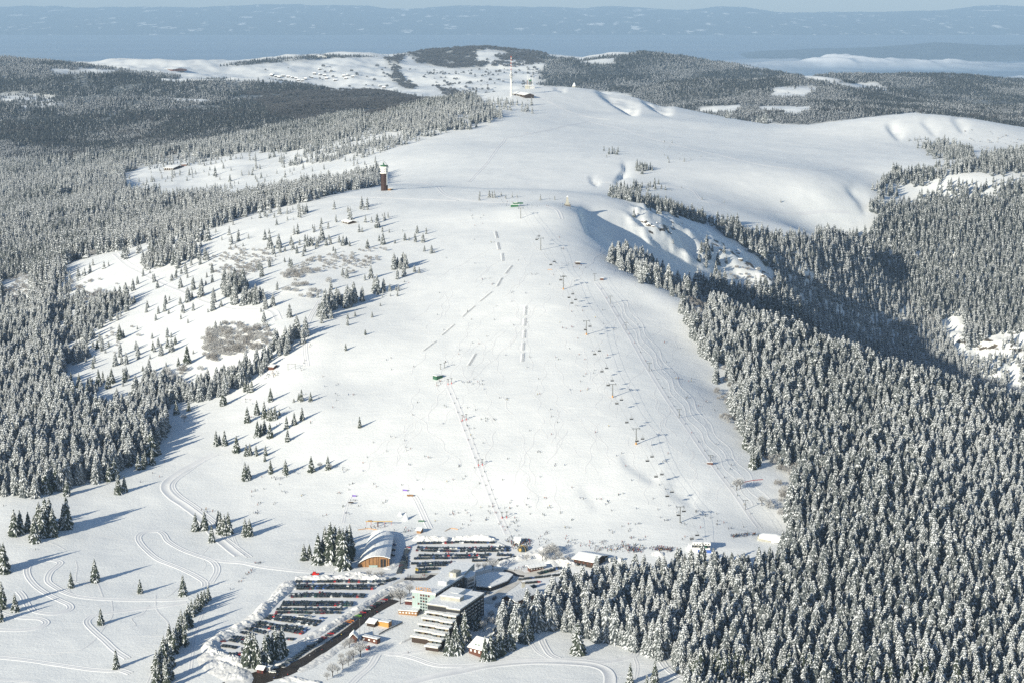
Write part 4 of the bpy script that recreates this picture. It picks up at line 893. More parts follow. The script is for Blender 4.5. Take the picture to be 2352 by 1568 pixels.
for k in range(6):
    for c_ in range(7):
        yc = ry + 1.5 + c_*(by-3-ry-3)/7
        bl = MB().box(rx+.005, rx+1.5, yc, yc+2.8, 1.2+k*2.8, 1.45+k*2.8).build('balcony', M['concrete'], hot)
        MB().box(rx+1.35, rx+1.5, yc+.1, yc+2.7, 1.453+k*2.8, 2.3+k*2.8).build('balcony_front', M['palesteel'], bl)
        MB().box(rx+.2, rx+1.3, yc+.2, yc+2.6, 1.453+k*2.8, 1.65+k*2.8).build('balcony_snow', M['snowcap'], bl)
rbox([(1012.6,1366),(1056,1373),(1062,1366)], HB+1.1, HB+4.0, M['concrete'], 'roof_box')
rbox([(1036,1361),(1062,1357),(1064,1352)], HB+1.1, HB+2.9, M['white'], 'roof_box')

# ------------------------------------------------------------------ generic houses from their outline in the frame
def house(name, label, corners, h, wallm, roofh=2.5, cat='building', roofm=None, wins=0, flat=False, over=.8, ridge_long=True, gz=None, winm=None, door=False):
    """corners: near-left, near-right, far-right eaves as seen, at height h"""
    gp = ground(corners[0][0], corners[0][1] + h*.95/ .35 * .35 / mpp(ground(*corners[0]))) if gz is None else gz
    z = (gp.z if gz is None else gz)
    a, b, c = [unz(u, v, z+h) for u, v in corners]
    ax = (b-a); L = ax.length; rz = math.atan2(ax.y, ax.x); D = max(4, abs(-(c-b).x*math.sin(rz) + (c-b).y*math.cos(rz)))
    o = root(name, (a.x, a.y, z), label, cat, rz)
    MB().box(0, L, 0, D, -2, h).build('wall', wallm, o)
    if flat:
        MB().box(-over, L+over, -over, D+over, h+.003, h+.3).build('roof', roofm or M['darkwood'], o)
        MB().box(-over+.1, L+over-.1, -over+.1, D+over-.1, h+.303, h+.8).build('roof_snow', M['snowcap'], o)
    else:
        g = MB(); s = MB()
        if ridge_long:
            for mb, t, hh in ((g, .25, 0), (s, .55, .253)):
                prof = [(-over, -.25+hh), (D/2, roofh+hh), (D+over, -.25+hh), (D+over, -.25+hh+t), (D/2, roofh+hh+t), (-over, -.25+hh+t)]
                V = [(-over, y, h+zz) for y, zz in prof] + [(L+over, y, h+zz) for y, zz in prof]
                mb.raw(V, [(0,1,4,5),(1,2,3,4),(11,10,7,6),(10,9,8,7),(0,6,7,1),(1,7,8,2),(5,4,10,11),(4,3,9,10),(0,5,11,6),(3,2,8,9)])
            MB().raw([(0,0,h),(0,D,h),(0,D/2,h+roofh-.1),(.3,0,h),(.3,D,h),(.3,D/2,h+roofh-.1)], [(0,1,2),(3,5,4),(0,2,5,3),(1,4,5,2),(0,3,4,1)]).build('gable', wallm, o)
            MB().raw([(L,0,h),(L,D,h),(L,D/2,h+roofh-.1),(L-.3,0,h),(L-.3,D,h),(L-.3,D/2,h+roofh-.1)], [(0,1,2),(3,5,4),(0,2,5,3),(1,4,5,2),(0,3,4,1)]).build('gable', wallm, o)
        else:
            g.gable(0, L, 0, D, h-.2, h+roofh, .25, over); s.gable(0, L, 0, D, h+.06, h+roofh+.26, .5, over)
            MB().raw([(0,0,h),(L,0,h),(L/2,0,h+roofh-.1),(0,.3,h),(L,.3,h),(L/2,.3,h+roofh-.1)], [(0,1,2),(3,5,4),(0,2,5,3),(1,4,5,2),(0,3,4,1)]).build('gable', wallm, o)
        g.build('roof', roofm or M['darkwood'], o); s.build('roof_snow', M['snowcap'], o)
    for i in range(wins):
        w0 = L*(i+.3)/wins; MB().box(w0, w0+min(1.6, L/wins*.5), -.15, .05, h*.35, h*.72).build('window', winm or M['white'], o)
    if door: MB().box(L*.45, L*.45+1.2, -.18, .05, 0, 2.1).build('door', M['darkwood'], o)
    return o, L, D
# wooden hall with the curved roof
z0h = hz(*ground(850,1300)[:2]) - .3
fl = unz(822.4,1303,z0h); fr = unz(894,1303,z0h); br = unz(903,1224,z0h+9.5); bl = unz(852,1231,z0h+1)
hall = root('wooden_hall', (fl.x, fl.y, z0h), 'wooden sports hall with a curved snow covered roof', 'hall')
LAND['the curved roof hall'] = Vector((fr.x, (fl.y+br.y)/2, z0h))
def arch(t, H=1.0):
    x = np.array([0,.04,.1,.2,.3,.42,.55,.7,.85,1.0]); z = np.array([2.2,3.6,4.9,6.5,7.8,8.9,9.5,9.5,8.9,7.6]); return float(np.interp(t, x, z))*H
TS = [0,.04,.1,.2,.3,.42,.55,.7,.85,1.0]
V = []; Vs = []
for s_ in np.linspace(0, 1, 9):
    l = fl.lerp(bl, s_) - fl; r = fr.lerp(br, s_) - fl
    for t in TS:
        p = l.lerp(r, -.02 + 1.05*t); V.append((p.x, p.y, arch(t))); Vs.append((p.x, p.y, arch(t)+.35))
for VV, nm, m_, th in ((V, 'roof', M['darkwood'], .3), (Vs, 'roof_snow', M['snowcap'], .5)):
    n = len(TS); k = len(VV); W = VV + [(x, y, z+th) for x, y, z in VV]; Fq = []
    for i in range(8):
        for j in range(n-1):
            a = i*n+j; Fq.append((a, a+n, a+n+1, a+1)); Fq.append((k+a, k+a+1, k+a+n+1, k+a+n))
    for j in range(n-1): Fq.append((j, j+1, k+j+1, k+j)); Fq.append((8*n+j+1, 8*n+j, k+8*n+j, k+8*n+j+1))
    for i in range(8): Fq.append((i*n, k+i*n, k+(i+1)*n, (i+1)*n)); Fq.append(((i+1)*n+n-1, k+(i+1)*n+n-1, k+i*n+n-1, i*n+n-1))
    MB().raw(W, Fq).build(nm, m_, hall)
fw = (fr-fl); n = 10
W = [(0+fw.x*t, 1.2+fw.y*t, -2) for t in TS] + [(fw.x*t, 1.2+fw.y*t, arch(t)-.02) for t in TS]
MB().raw(W, [(j, j+1, n+j+1, n+j) for j in range(n-1)]).build('front_wall', M['wood'], hall)
for t in (.12,.24,.36,.48,.6,.66): MB().box(fw.x*t-.12, fw.x*t+.12, 1.0, 1.18, -1, arch(t)-.1).build('board_joint', M['darkwood'], hall)
MB().box(fw.x*.72, fw.x*.9, .9, 1.15, -1, 7.2).build('porch_recess', M['dark'], hall)
MB().box(fw.x*.9, fw.x*.93, .5, 1.2, -1, 8).build('porch_post', M['wood'], hall); MB().box(fw.x*.80, fw.x*.815, .6, .9, -1, 7).build('porch_post', M['wood'], hall)
MB().box(fw.x*.35, fw.x*.62, .85, 1.15, .4, 2.0).build('window', M['paleglass'], hall)
brr = br - fl
MB().raw([(fw.x*.97, 2, -2), (brr.x*.99, brr.y-.5, -2), (brr.x*.99, brr.y-.5, 7.4), (fw.x*.97, 2, 7.4)], [(0,1,2,3)]).build('side_wall', M['wood'], hall)
MB().raw([((bl-fl).x, (bl-fl).y-.4, -2), (brr.x, brr.y-.4, -2), (brr.x, brr.y-.4, 7.4), ((bl-fl).x+6, (bl-fl).y-.4, 7), ((bl-fl).x, (bl-fl).y-.4, 2)], [(0,1,2,3,4)]).build('back_wall', M['wood'], hall)
for (u, v) in ((1195,1256),(863,1274),(862,1254),):
    if u < 1000:
        p = unz(u, v, z0h+8) - fl; MB().box(p.x-1.2, p.x+1.2, p.y-4, p.y+4, 8.2, 9.9).build('skylight', M['white'], hall)

# smaller buildings
o, L, D = house('orange_shed', 'small orange timber shed with a flat snowy roof', [c7([(390,1200)])[0], c7([(525,1222)])[0], c7([(525,1195)])[0]], 3.0, M['orange'], flat=True, over=.2, wins=0, cat='shed', gz=hz(*ground(875,1430)[:2]))
LAND['the orange shed'] = o.location.copy()
house('snowed_shelter', 'snow buried shelter beside the orange shed', [c7([(290,1215)])[0], c7([(370,1228)])[0], c7([(380,1175)])[0]], 2.2, M['darkwood'], 1.6, 'shelter', gz=hz(*ground(848,1428)[:2]))
o, L, D = house('red_stand', 'long red fronted building below the ice field', [c7([(232,1365)])[0], c7([(402,1402)])[0], c7([(450,1400)])[0]], 3.2, M['redwood'], flat=True, over=.3, wins=3, gz=hz(*ground(845,1474)[:2]))
LAND['the long red building'] = o.location.copy()
o, L, D = house('snow_roofed_cabin', 'brown cabin with a deep tent-like snow roof', [c7([(105,1385)])[0], c7([(180,1385)])[0], c7([(190,1350)])[0]], 3, M['redwood'], 3.4, 'cabin', ridge_long=False, gz=hz(*ground(810,1466)[:2]), door=True)
LAND['the snow roofed cabin'] = o.location.copy()
o, L, D = house('chalet', 'red-brown chalet with a broad snow roof at the forest edge', [c7([(1755,950)])[0], c7([(1900,985)])[0], c7([(2060,885)])[0]], 4.5, M['redwood'], 3.8, 'chalet', wins=4, ridge_long=False, over=2.2, gz=hz(*ground(1160,1385)[:2]))
LAND['the red-brown chalet'] = o.location.copy()
p = ground(1202,1357); ch = root('brick_tower', p, 'square stone tower behind the red-brown chalet', 'tower', .2)
MB().box(-1.2,1.2,-1.2,1.2,-1,7.5).build('shaft', M['concrete'], ch); MB().box(-1.5,1.5,-1.5,1.5,7.503,8.1).build('cap', M['darkwood'], ch); MB().box(-1.3,1.3,-1.3,1.3,8.103,8.6).build('snow_layer', M['snowcap'], ch)
o, L, D = house('forest_house', 'house with a steep snow roof and green skylights among spruces', [c7([(1400,1480)])[0], c7([(1535,1515)])[0], c7([(1600,1400)])[0]], 4.5, M['redwood'], 4.8, 'house', wins=3, over=1.0, gz=hz(*ground(1095,1492)[:2]))
for dx_ in (.3, .55):
    MB().box(L*dx_, L*dx_+1.6, -.2+D*.12, D*.3, 5.6, 6.9).build('skylight', M['green'], o)
LAND['the house among spruces'] = o.location.copy()
o, L, D = house('ski_school_house', 'long dark boarded building with a big snow roof by the slope', [c8([(860,520)])[0], c8([(1075,560)])[0], c8([(1185,482)])[0]], 4.2, M['darkwood'], 2.6, wins=5, over=1.4, gz=hz(*ground(1330,1292)[:2]), winm=M['redwood'])
LAND['the long dark building'] = o.location.copy()
o, L, D = house('kiosk', 'low red kiosk with a thick snow roof', [c8([(385,622)])[0], c8([(535,598)])[0], c8([(540,578)])[0]], 3.2, M['redwood'], 1.2, 'kiosk', wins=5, over=1.6, gz=hz(*ground(1230,1307)[:2]))
LAND['the red kiosk'] = o.location.copy()
g1 = ground(1140,1350); P = [unz(u, v, g1.z+3.2) for u, v in c7([(1480,720),(1640,675),(1830,680),(1880,700),(1820,765),(1640,835),(1480,825)])]
fh = root('flat_roofed_hall', (P[0].x, P[0].y, g1.z), 'low hall with a wide flat snow covered roof behind the hotel', 'hall'); Q = [(p.x-P[0].x, p.y-P[0].y) for p in P]
MB().prism(Q, -2, 3.2).build('wall', M['dark'], fh); MB().prism(Q, 3.203, 4.0).build('roof_snow', M['snowcap'], fh)
LAND['the flat roofed hall'] = g1
o, L, D = house('hotel_pavilion', 'low timber pavilion attached before the glass block', [c7([(635,1085)])[0], c7([(835,1100)])[0], c7([(835,1045)])[0]], 2.8, M['wood'], flat=True, over=.6, wins=6, cat='pavilion', gz=hz(*ground(930,1405)[:2]))
house('garage', 'small garage with a maroon front and snowy roof', [c7([(705,985)])[0], c7([(780,990)])[0], c7([(785,960)])[0]], 2.4, M['maroon'], flat=True, over=.3, cat='garage', gz=hz(*ground(938,1381)[:2]))
o, L, D = house('ticket_hut', 'little brown hut with a snow cap beneath the three tall spruces', [c5([(640,1150)])[0], c5([(708,1160)])[0], c5([(708,1125)])[0]], 2.4, M['maroon'], 1.5, 'hut', gz=hz(*ground(597,1538)[:2]), door=True)
LAND['the little brown hut'] = o.location.copy()
house('snow_cabin', 'pale cabin beside the little brown hut', [c5([(740,1140)])[0], c5([(785,1145)])[0], c5([(790,1120)])[0]], 2.2, M['palesteel'], flat=True, over=.2, cat='cabin', gz=hz(*ground(616,1535)[:2]))
house('lift_hut', 'small dark hut on the west flank beside a spruce', [(616,841),(628,842),(630,838)], 2.6, M['redwood'], 1.2, 'hut', gz=hz(*ground(622,845)[:2]))
o, L, D = house('lift_hut', 'dark green lift hut at the top of the middle tow', [(994,862),(1003,864),(1005,859)], 3.4, M['green'], flat=True, over=.1, cat='hut', gz=hz(*ground(998,869)[:2]), wins=2, winm=M['glass'])
LAND['the green lift hut'] = o.location.copy()
house('mountain_hut', 'brown mountain hut with a snow roof on the crest', [(785,508),(801,511.5),(805,507)], 2.4, M['darkwood'], 1.8, 'hut', gz=hz(*ground(795,514)[:2]), wins=3)
LAND['the mountain hut'] = ground(795,514)
house('alpine_inn', 'dark alpine inn in the clearing of the west woods', [(376,386),(398,387),(400,382)], 5, M['darkwood'], 4, 'inn', gz=hz(*ground(385,391)[:2]), wins=5)
house('barn', 'red barn with snow roof near the alpine inn', [(416,378),(428,378),(429,375)], 4, M['redwood'], 1.5, 'barn', gz=hz(*ground(422,381)[:2]))
house('summit_lodge', 'long dark lodge beside the red and white mast', [(1177,215),(1206,219),(1208,216)], 5, M['darkwood'], 4, 'lodge', gz=hz(*ground(1190,222)[:2]), wins=4)
o, L, D = house('farm_inn', 'brown inn with a snow roof below the white knoll on the far hill', [(377,158),(396,160),(397,156)], 8, M['redwood'], 6, 'inn', gz=hz(*ground(386,163, 9000)[:2]), wins=5)
house('hill_lodge', 'white lodge at the edge of the ridge wood', [(724,128.5),(735,130),(736,128)], 8, M['white'], 5, 'lodge', gz=hz(*ground(730,132,9000)[:2]))
for (uv, lab, hh) in (((1575,1258), None, 0),):
    pass
# chairlift valley station
p = ground(1608,1262); cs = root('chairlift_station', p, 'pale chairlift valley station with a blue apron', 'lift station', -.1); LAND['the chairlift valley station'] = p
MB().box(-7, 8.5, -4, 5, -1.5, 3).build('base', M['white'], cs); MB().box(-6.5, 9, -3.6, 4.6, 5.2, 7.2).build('drive_housing', M['white'], cs); MB().box(-6.3, 8.8, -3.4, 4.4, 7.203, 7.6).build('snow_layer', M['snowcap'], cs)
for x in (-5, -1, 3, 7): MB().box(x, x+.5, -3, 4, 3.003, 5.2).build('column', M['steel'], cs)
for x in range(6): MB().box(-5.5+x*2.4, -4.3+x*2.4, -3.75, -3.605, 5.8, 6.7).build('window', M['glass'], cs)
MB().box(-2, 9.5, -5.2, -4.003, -1, 1.4).build('blue_apron', M['blue'], cs); MB().box(3, 5.5, -5, -3, 3.2, 4.4).build('green_chair', M['green'], cs)
P_ = MB(); P_.raw([(-12,-4,-1),(-7.2,-4,-1),(-7.2,4,-1),(-12,4,-1),(-9.5,-3,5),(-7.2,-3,5),(-7.2,3,5),(-9.5,3,5)], [(0,3,2,1),(4,5,6,7),(0,1,5,4),(1,2,6,5),(2,3,7,6),(3,0,4,7)]); P_.build('snow_ramp', M['snowcap'], cs)
# drag lift valley station
p = ground(1768,1240); ds = root('drag_lift_station', p, 'rounded snow buried lift station at the forest edge', 'lift station', -.25); LAND['the snow buried lift station'] = p
V = []; Fq = []; n = 9
for x in (-9, -5, 0, 6, 11):
    for k in range(n):
        a = math.pi*k/(n-1); sc = 1 if abs(x) < 8 else .8
        V.append((x, -math.cos(a)*6*sc, math.sin(a)**.6*6.2*sc))
for i in range(4):
    for k in range(n-1): Fq.append((i*n+k, i*n+k+1, (i+1)*n+k+1, (i+1)*n+k))
Fq.append(tuple(range(n))); Fq.append(tuple(range(4*n, 5*n))[::-1])
MB().raw(V, Fq).build('snow_covered_roof', M['snowcap'], ds, smooth=False)
MB().box(-10.5, -9.05, -3.5, 3.5, -1, 4).build('entrance', M['concrete'], ds); MB().box(-10.7, -10.503, -2.5, 2.5, 0, 3).build('opening', M['dark'], ds)
MB().raw([(-9,-6.4,-2),(2,-6.4,-2),(2,-6.1,1.5),(-9,-6.1,3)], [(0,1,2,3)]).build('side_wall', M['concrete'], ds)
# lift top station on the summit
p = ground(1186,475); ts = root('summit_lift_station', p, 'dark green chairlift top station with snow on its roof', 'lift station'); LAND['the chairlift top station'] = p
MB().box(-8, 3, -3, 4, -1, 3.2).build('cabin', M['green'], ts); MB().box(-8.5, 3.5, -3.5, 4.5, 3.2, 3.7).build('roof_snow', M['snowcap'], ts); MB().box(-5, 9.5, -2.6, 2.6, 4.2, 5.8).build('drive_housing', M['green'], ts); MB().box(-2, 0, -1, 1, 3.7, 4.2).box(6, 6.6, -.5, .5, -1, 4.2).build('column', M['steel'], ts)
MB().box(-4, 1.5, -1.9, 1.9, 5.803, 6.2).build('snow_layer', M['snowcap'], ts)
# middle top station of the drag lift
p = ground(1327,607); ms = root('tow_top_hut', p, 'small dark control hut at the top of the long tow', 'hut'); MB().box(-3,3,-2,2,-1,2.6).build('wall', M['darkwood'], ms); MB().box(-3.3,3.3,-2.3,2.3,2.603,3.1).build('roof_snow', M['snowcap'], ms); LAND['the dark control hut'] = p
p = ground(1382,643); ms = root('tow_hut', p, 'tiny brown hut where the long tow ends', 'hut'); MB().box(-2,2,-1.5,1.5,-1,2.2).build('wall', M['redwood'], ms); MB().box(-2.2,2.2,-1.7,1.7,2.203,2.6).build('roof_snow', M['snowcap'], ms)
p = ground(1632,1064); ms = root('tow_hut', p, 'brown service hut under a drag lift pylon', 'hut'); MB().box(-3.5,2,-2.5,.5,-1,1.6).build('wall', M['redwood'], ms); MB().box(-3.7,2.2,-2.7,.7,1.603,1.9).build('roof_snow', M['snowcap'], ms)
# dome tent, small lift house in the queue
p = ground(1201,1263); dm = root('dome_bar', p, 'yellowish glass dome bar beside the lift queue', 'dome tent'); LAND['the dome bar'] = p
V = [(math.cos(6.283*k/12)*r_, math.sin(6.283*k/12)*r_, z) for r_, z in ((4.6,-.5),(4.5,1.2),(3.6,2.8),(1.9,3.9)) for k in range(12)] + [(0,0,4.3)]
MB().raw(V, [(i*12+k, i*12+(k+1)%12, (i+1)*12+(k+1)%12, (i+1)*12+k) for i in range(3) for k in range(12)] + [(36+k, 36+(k+1)%12, 48) for k in range(12)]).build('dome', M['glass'], dm)
for k in range(0, 12, 2):
    q = MB(); a = 6.283*k/12
    for (r1_, z1_), (r2_, z2_) in zip(((4.65,-.4),(4.55,1.2),(3.65,2.85),(1.95,3.95)), ((4.55,1.2),(3.65,2.85),(1.95,3.95),(0,4.4))): q.tube((math.cos(a)*r1_, math.sin(a)*r1_, z1_), (math.cos(a)*r2_, math.sin(a)*r2_, z2_), .13, n=4)
    q.build('rib', M['yellow'], dm)
MB().box(-3.6,-1.4,-4.75,-4.2,.6,3).build('banner', M['yellow'], dm)
o, L, D = house('lift_house', 'little lift house with a round snow roof in the queue', [(1182,1240),(1194,1241),(1196,1237)], 3, M['white'], 1.5, 'lift station', gz=hz(*ground(1188,1245)[:2])); LAND['the lift queue'] = o.location.copy()

# ------------------------------------------------------------------ towers on the crest and summit
p = ground(883,438); k_ = mpp(p); bt = root('lookout_tower', p, 'tall brown lookout tower with a white gallery and slanted dish', 'tower'); LAND['the lookout tower'] = p
def ring(r, n=10, off=.2): return [(math.cos(off+6.283*k/n)*r, math.sin(off+6.283*k/n)*r) for k in range(n)]
MB().prism(ring(5.4), -2, 25).build('shaft', M['brownshingle'], bt)
MB().prism([(5.45*math.cos(a), 5.45*math.sin(a)) for a in np.linspace(-.75, .7, 6)] + [(4.6*math.cos(a), 4.6*math.sin(a)) for a in np.linspace(.7, -.75, 6)], 8, 25).build('snow_crust', M['snowcap'], bt)
MB().prism(ring(6.9), 25.003, 26.6).build('lower_gallery', M['white'], bt); MB().prism(ring(5.7), 26.603, 33.2).build('upper_room', M['white'], bt)
for i, a in enumerate(np.linspace(3.5, 5.9, 5)):
    for z in (28, 31): 
        wv = MB().box(-.5, .5, -.2, .2, -.6, .6).build('window', M['glass'], bt, (math.cos(a)*5.6, math.sin(a)*5.6, z), a + 1.5708)
MB().prism(ring(7.4), 33.203, 35).build('upper_gallery', M['white'], bt); MB().prism(ring(6), 35.003, 36.8).build('roof_deck', M['green'], bt)
MB().tube((-.5,0,36.8),(-1.2,0,40.5),1.6,.8).build('mast_foot', M['green'], bt); q = MB().box(-.25,.25,-2.6,2.6,-4,4).build('dish', M['palesteel'], bt, (2.2,0,39.6)); q.rotation_euler = (0, R(-42), 0)
MB().tube((-.6,0,40),(-.6,0,44.5),.2,.08).build('antenna', M['steel'], bt)
MB().box(5.5,9.8,-3,2.5,-1,3).build('entrance', M['wood'], bt); MB().box(9.803,13,-3.6,2,-1,3.2).build('annex', M['dark'], bt); MB().box(5.6,13.2,-3.4,2.6,3.203,3.8).build('snow_layer', M['snowcap'], bt)
bt.scale = (1.0, 1.0, 1.07)
p = ground(1303,473); bm_ = root('stone_monument', p, 'stepped stone obelisk monument at the bowl rim', 'monument'); LAND['the stone monument'] = p
rk = MB().box(-4.6,4.6,-4.6,4.6,-1,1.6).build('plinth', M['rock'], bm_); MB().box(-3.4,3.4,-3.4,3.4,1.603,4).build('base', M['concrete'], bm_)
MB().prism([(-2.2,-2.2),(2.2,-2.2),(2.2,2.2),(-2.2,2.2)], 4.003, 12.6, P2=[(-1.1,-1.1),(1.1,-1.1),(1.1,1.1),(-1.1,1.1)]).build('shaft', M['concrete'], bm_); MB().prism([(-1.1,-1.1),(1.1,-1.1),(1.1,1.1),(-1.1,1.1)], 12.603, 14.6, P2=[(-.1,-.1),(.1,-.1),(.1,.1),(-.1,.1)]).build('cap', M['snowcap'], bm_)
p = ground(1174,221); mm = root('transmitter_mast', p, 'white concrete transmitter mast with red and white striped antenna', 'mast'); LAND['the striped mast'] = p
MB().tube((0,0,-2),(0,0,46),2.8,2.2,n=14).build('shaft', M['white'], mm); MB().tube((0,0,46.003),(0,0,66),1.7,1.5,n=10).build('middle_section', M['palesteel'], mm)
for z, r_ in ((44,6.2),(48,5.5),(54,4.6),(60,3.6)): MB().tube((0,0,z),(0,0,z+.6),r_,n=16).build('platform', M['palesteel'], mm)
for k in range(7):
    a = k*.9; z = 49+ (k % 3)*5; MB().tube((math.cos(a)*3.6, math.sin(a)*3.6, z),(math.cos(a)*4.3, math.sin(a)*4.3, z+.1),1.7,n=10).build('dish', M['white'], mm)
for k in range(9): MB().tube((0,0,66+k*4),(0,0,70+k*4),.95,n=10).build('red_band' if k % 2 == 0 else 'white_band', M['fadedred'] if k % 2 == 0 else M['white'], mm)
p = ground(1216,204); st = root('relay_station', p, 'weather and relay building with a dark lattice tower and white domes', 'relay station')
MB().box(-12,0,-6,6,-1,9).build('stone_house', M['concrete'], st); MB().box(-1,14,-5,5,-1,6).build('annex', M['palesteel'], st); MB().box(-11.8,13,-4.8,4.8,9.003,9.8).build('snow_layer', M['snowcap'], st)
MB().tube((-4,0,9.8),(-4,0,38),.8,.4).build('white_pole', M['white'], st); MB().tube((9,0,6),(9,0,40),.6,.3).build('white_pole', M['white'], st)
MB().box(-1,5,-3,3,9.9,22).build('lattice_tower', M['steel'], st); MB().box(-1.6,5.6,-3.4,3.4,20,24).build('upper_deck', M['green'], st); MB().box(-7,-5,-1,1,9.8,22).build('brick_flue', M['redwood'], st)
MB().tube((1.5,0,24),(1.5,0,28),2.2,1.2,n=10).build('radome', M['white'], st)
p = ground(1319,200); ws = root('snowed_observatory', p, 'white ice encrusted observatory on the summit edge', 'observatory')
MB().prism(ring(12,8), -2, 5, P2=ring(10,8)).build('base', M['concrete'], ws); MB().prism(ring(11,8), 5.003, 11, P2=ring(6,8)).build('rimed_wall', M['snowcap'], ws); MB().prism(ring(7,8), 11.003, 18, P2=ring(4,8)).build('rimed_dome', M['snowcap'], ws); MB().tube((0,0,18),(0,0,25),1.6,.3).build('spike', M['snowcap'], ws)
p = ground(1120,107,9000); hm_ = root('summit_tower', p, 'thin lookout tower on the far summit', 'tower'); MB().tube((0,0,-3),(0,0,27),2.6,2.0).build('shaft', M['steel'], hm_); MB().box(-4,4,-4,4,24,28).build('platform', M['darkwood'], hm_)
# ------------------------------------------------------------------ the hamlet
cot = empty('village_house', (0,0,0)); MB().box(-8,8,-6,6,-3,5).build('wall', M['darkwood'], cot)
V_=[(-9.5,-8,5),(9.5,-8,5),(9.5,8,5),(-9.5,8,5),(-9.5,0,11),(9.5,0,11)]
MB().raw(V_, [(0,1,5,4),(2,3,4,5),(3,0,4),(1,2,5),(0,3,2,1)]).build('roof', M['snowcap'], cot)
vil = [(624,175),(634,177),(641,179),(650,176),(662,178),(672,180),(680,182),(686,186),(695,187),(702,183),(716,180),(722,171),(736,173),(745,175),(750,182),(626,172),(790,176),(800,174),(810,178),(795,182),(770,186),(882,203),(874,199),(760,165),(735,161)]
words_v = []
for i, (u, v) in enumerate(vil):
    o = cot if i == 0 else dup(cot)
    pv_ = ground(u, v, 9000); o.location = pv_; o.rotation_euler = (0,0,(i*.7) % 1.2 - .5)
    tag(o, f'dark wooden farmhouse with white roof, {ordinal(i+1)} house across the far hamlet', 'house', 'farmhouses of the far hamlet')
print('buildings', round(time.time()-T0, 1))
# ------------------------------------------------------------------ ski lifts
def project_v(p): return proj(p[0], p[1], p[2])
# six-seat chairlift
PYL = [(1196,502,23),(1242,575,27),(1294,665,33),(1347,769,32),(1407,912,30),(1461,1020,39),(1562,1199,36)]
tops = []
base_pts = [ground(u, v) for u, v, h in PYL]
dirv = (base_pts[0] - base_pts[-1]); lrz = math.atan2(dirv.y, dirv.x) - math.pi/2
proto_p = None
for i, ((u, v, h), p) in enumerate(zip(PYL, base_pts)):
    H = h * mpp(p) / math.cos(math.atan((v+24.5)/F)); H = max(10, min(15.5, H))
    r_ = root('chairlift_pylon', p, f'grey steel chairlift pylon, {ordinal(len(PYL)-i)} one up the slope from the valley station', 'pylon', lrz, 'pylons of the six-seat chairlift')
    MB().tube((0,0,-1),(0,0,H),.55,.36,n=10).build('column', M['steel'], r_); MB().box(-3.6,3.6,-.25,.25,H-.1,H+.35).build('crossarm', M['steel'], r_)
    for s in (-3.2, 3.2):
        MB().box(s-.2,s+.2,-2.6,2.6,H-.55,H-.15).build('roller_row', M['steel'], r_)
        MB().box(s-.5,s+.5,-2.4,2.4,H+.6,H+.7).build('walkway', M['palesteel'], r_)
    if i in (2, 3, 4, 5): MB().tube((0,0,0),(0,0,2),.85,.85,n=10).build('safety_mat', M['orange'], r_)
    tops.append(Vector((p.x, p.y, p.z + H - .3))); LAND[f'the {ordinal(len(PYL)-i)} chairlift pylon'] = p
start = LAND['the chairlift valley station'] + Vector((0,6,6.5)); end_ = LAND['the chairlift top station'] + Vector((4,-2,5))
line = [end_] + tops + [start]
side = Vector((math.cos(lrz), math.sin(lrz), 0)) * 3.2
for s, lab in ((-1, 'uphill'), (1, 'downhill')):
    q = MB()
    for a, b in zip(line[:-1], line[1:]):
        n = 6; sag = (a-b).length * .012
        pts = [a.lerp(b, k/n) + side*s - Vector((0,0,sag*4*(k/n)*(1-k/n))) for k in range(n+1)]
        for c, d in zip(pts[:-1], pts[1:]): q.tube(c, d, .05, n=4)
    o = q.build('lift_cable', M['steel']); tag(o, f'thin steel {lab} cable of the chairlift', 'cable')
chair = empty('lift_chair', (0,0,0))
MB().tube((0,0,0),(0,0,-2.6),.1,n=5).box(-1.7,1.7,-.12,.12,-2.75,-2.55).build('hanger', M['steel'], chair)
MB().box(-1.7,1.7,-.6,.3,-4.35,-4.1).box(-1.7,1.7,.3,.45,-4.1,-3.2).build('seat', M['dark'], chair)
MB().raw([(-1.75,.5,-2.6),(1.75,.5,-2.6),(1.75,-.2,-2.45),(-1.75,-.2,-2.45),(1.75,-.9,-2.8),(-1.75,-.9,-2.8),(-1.75,.5,-2.8),(1.75,.5,-2.8),(1.75,-.9,-3.1),(-1.75,-.9,-3.1)], [(0,1,2,3),(3,2,4,5),(5,4,8,9),(1,0,6,7),(6,9,8,7)]).build('bubble', M['palesteel'], chair)
vs_l = [541,599,634,673,688,748,803,844,873,917,959,1003,1047,1085,1127,1172,1226]
nch = 0; cposes = []
for vv in vs_l:
    for s, off in ((1, 0), (-1, 8)):
        best = None
        for a, b in zip(line[:-1], line[1:]):
            for k in range(41):
                t = k/40; q = a.lerp(b, t) + side*s - Vector((0,0,(a-b).length*.012*4*t*(1-t))); e = abs(project_v(q - Vector((0,0,3)))[1] - (vv + off))
                if best is None or e < best[0]: best = (e, q)
        cposes.append((best[1], s))
for s, lab in ((1, 'downhill'), (-1, 'uphill')):
    sel = sorted([q for q, s_ in cposes if s_ == s], key=lambda q: q.y)
    for i, q in enumerate(sel):
        o = chair if nch == 0 else dup(chair); nch += 1
        o.location = q; o.rotation_euler = (0, 0, lrz + (math.pi if s == 1 else 0))
        tag(o, f'bubble chair on the {lab} cable, {ordinal(i+1)} above the valley station', 'lift chair', 'chairs of the six-seat chairlift')
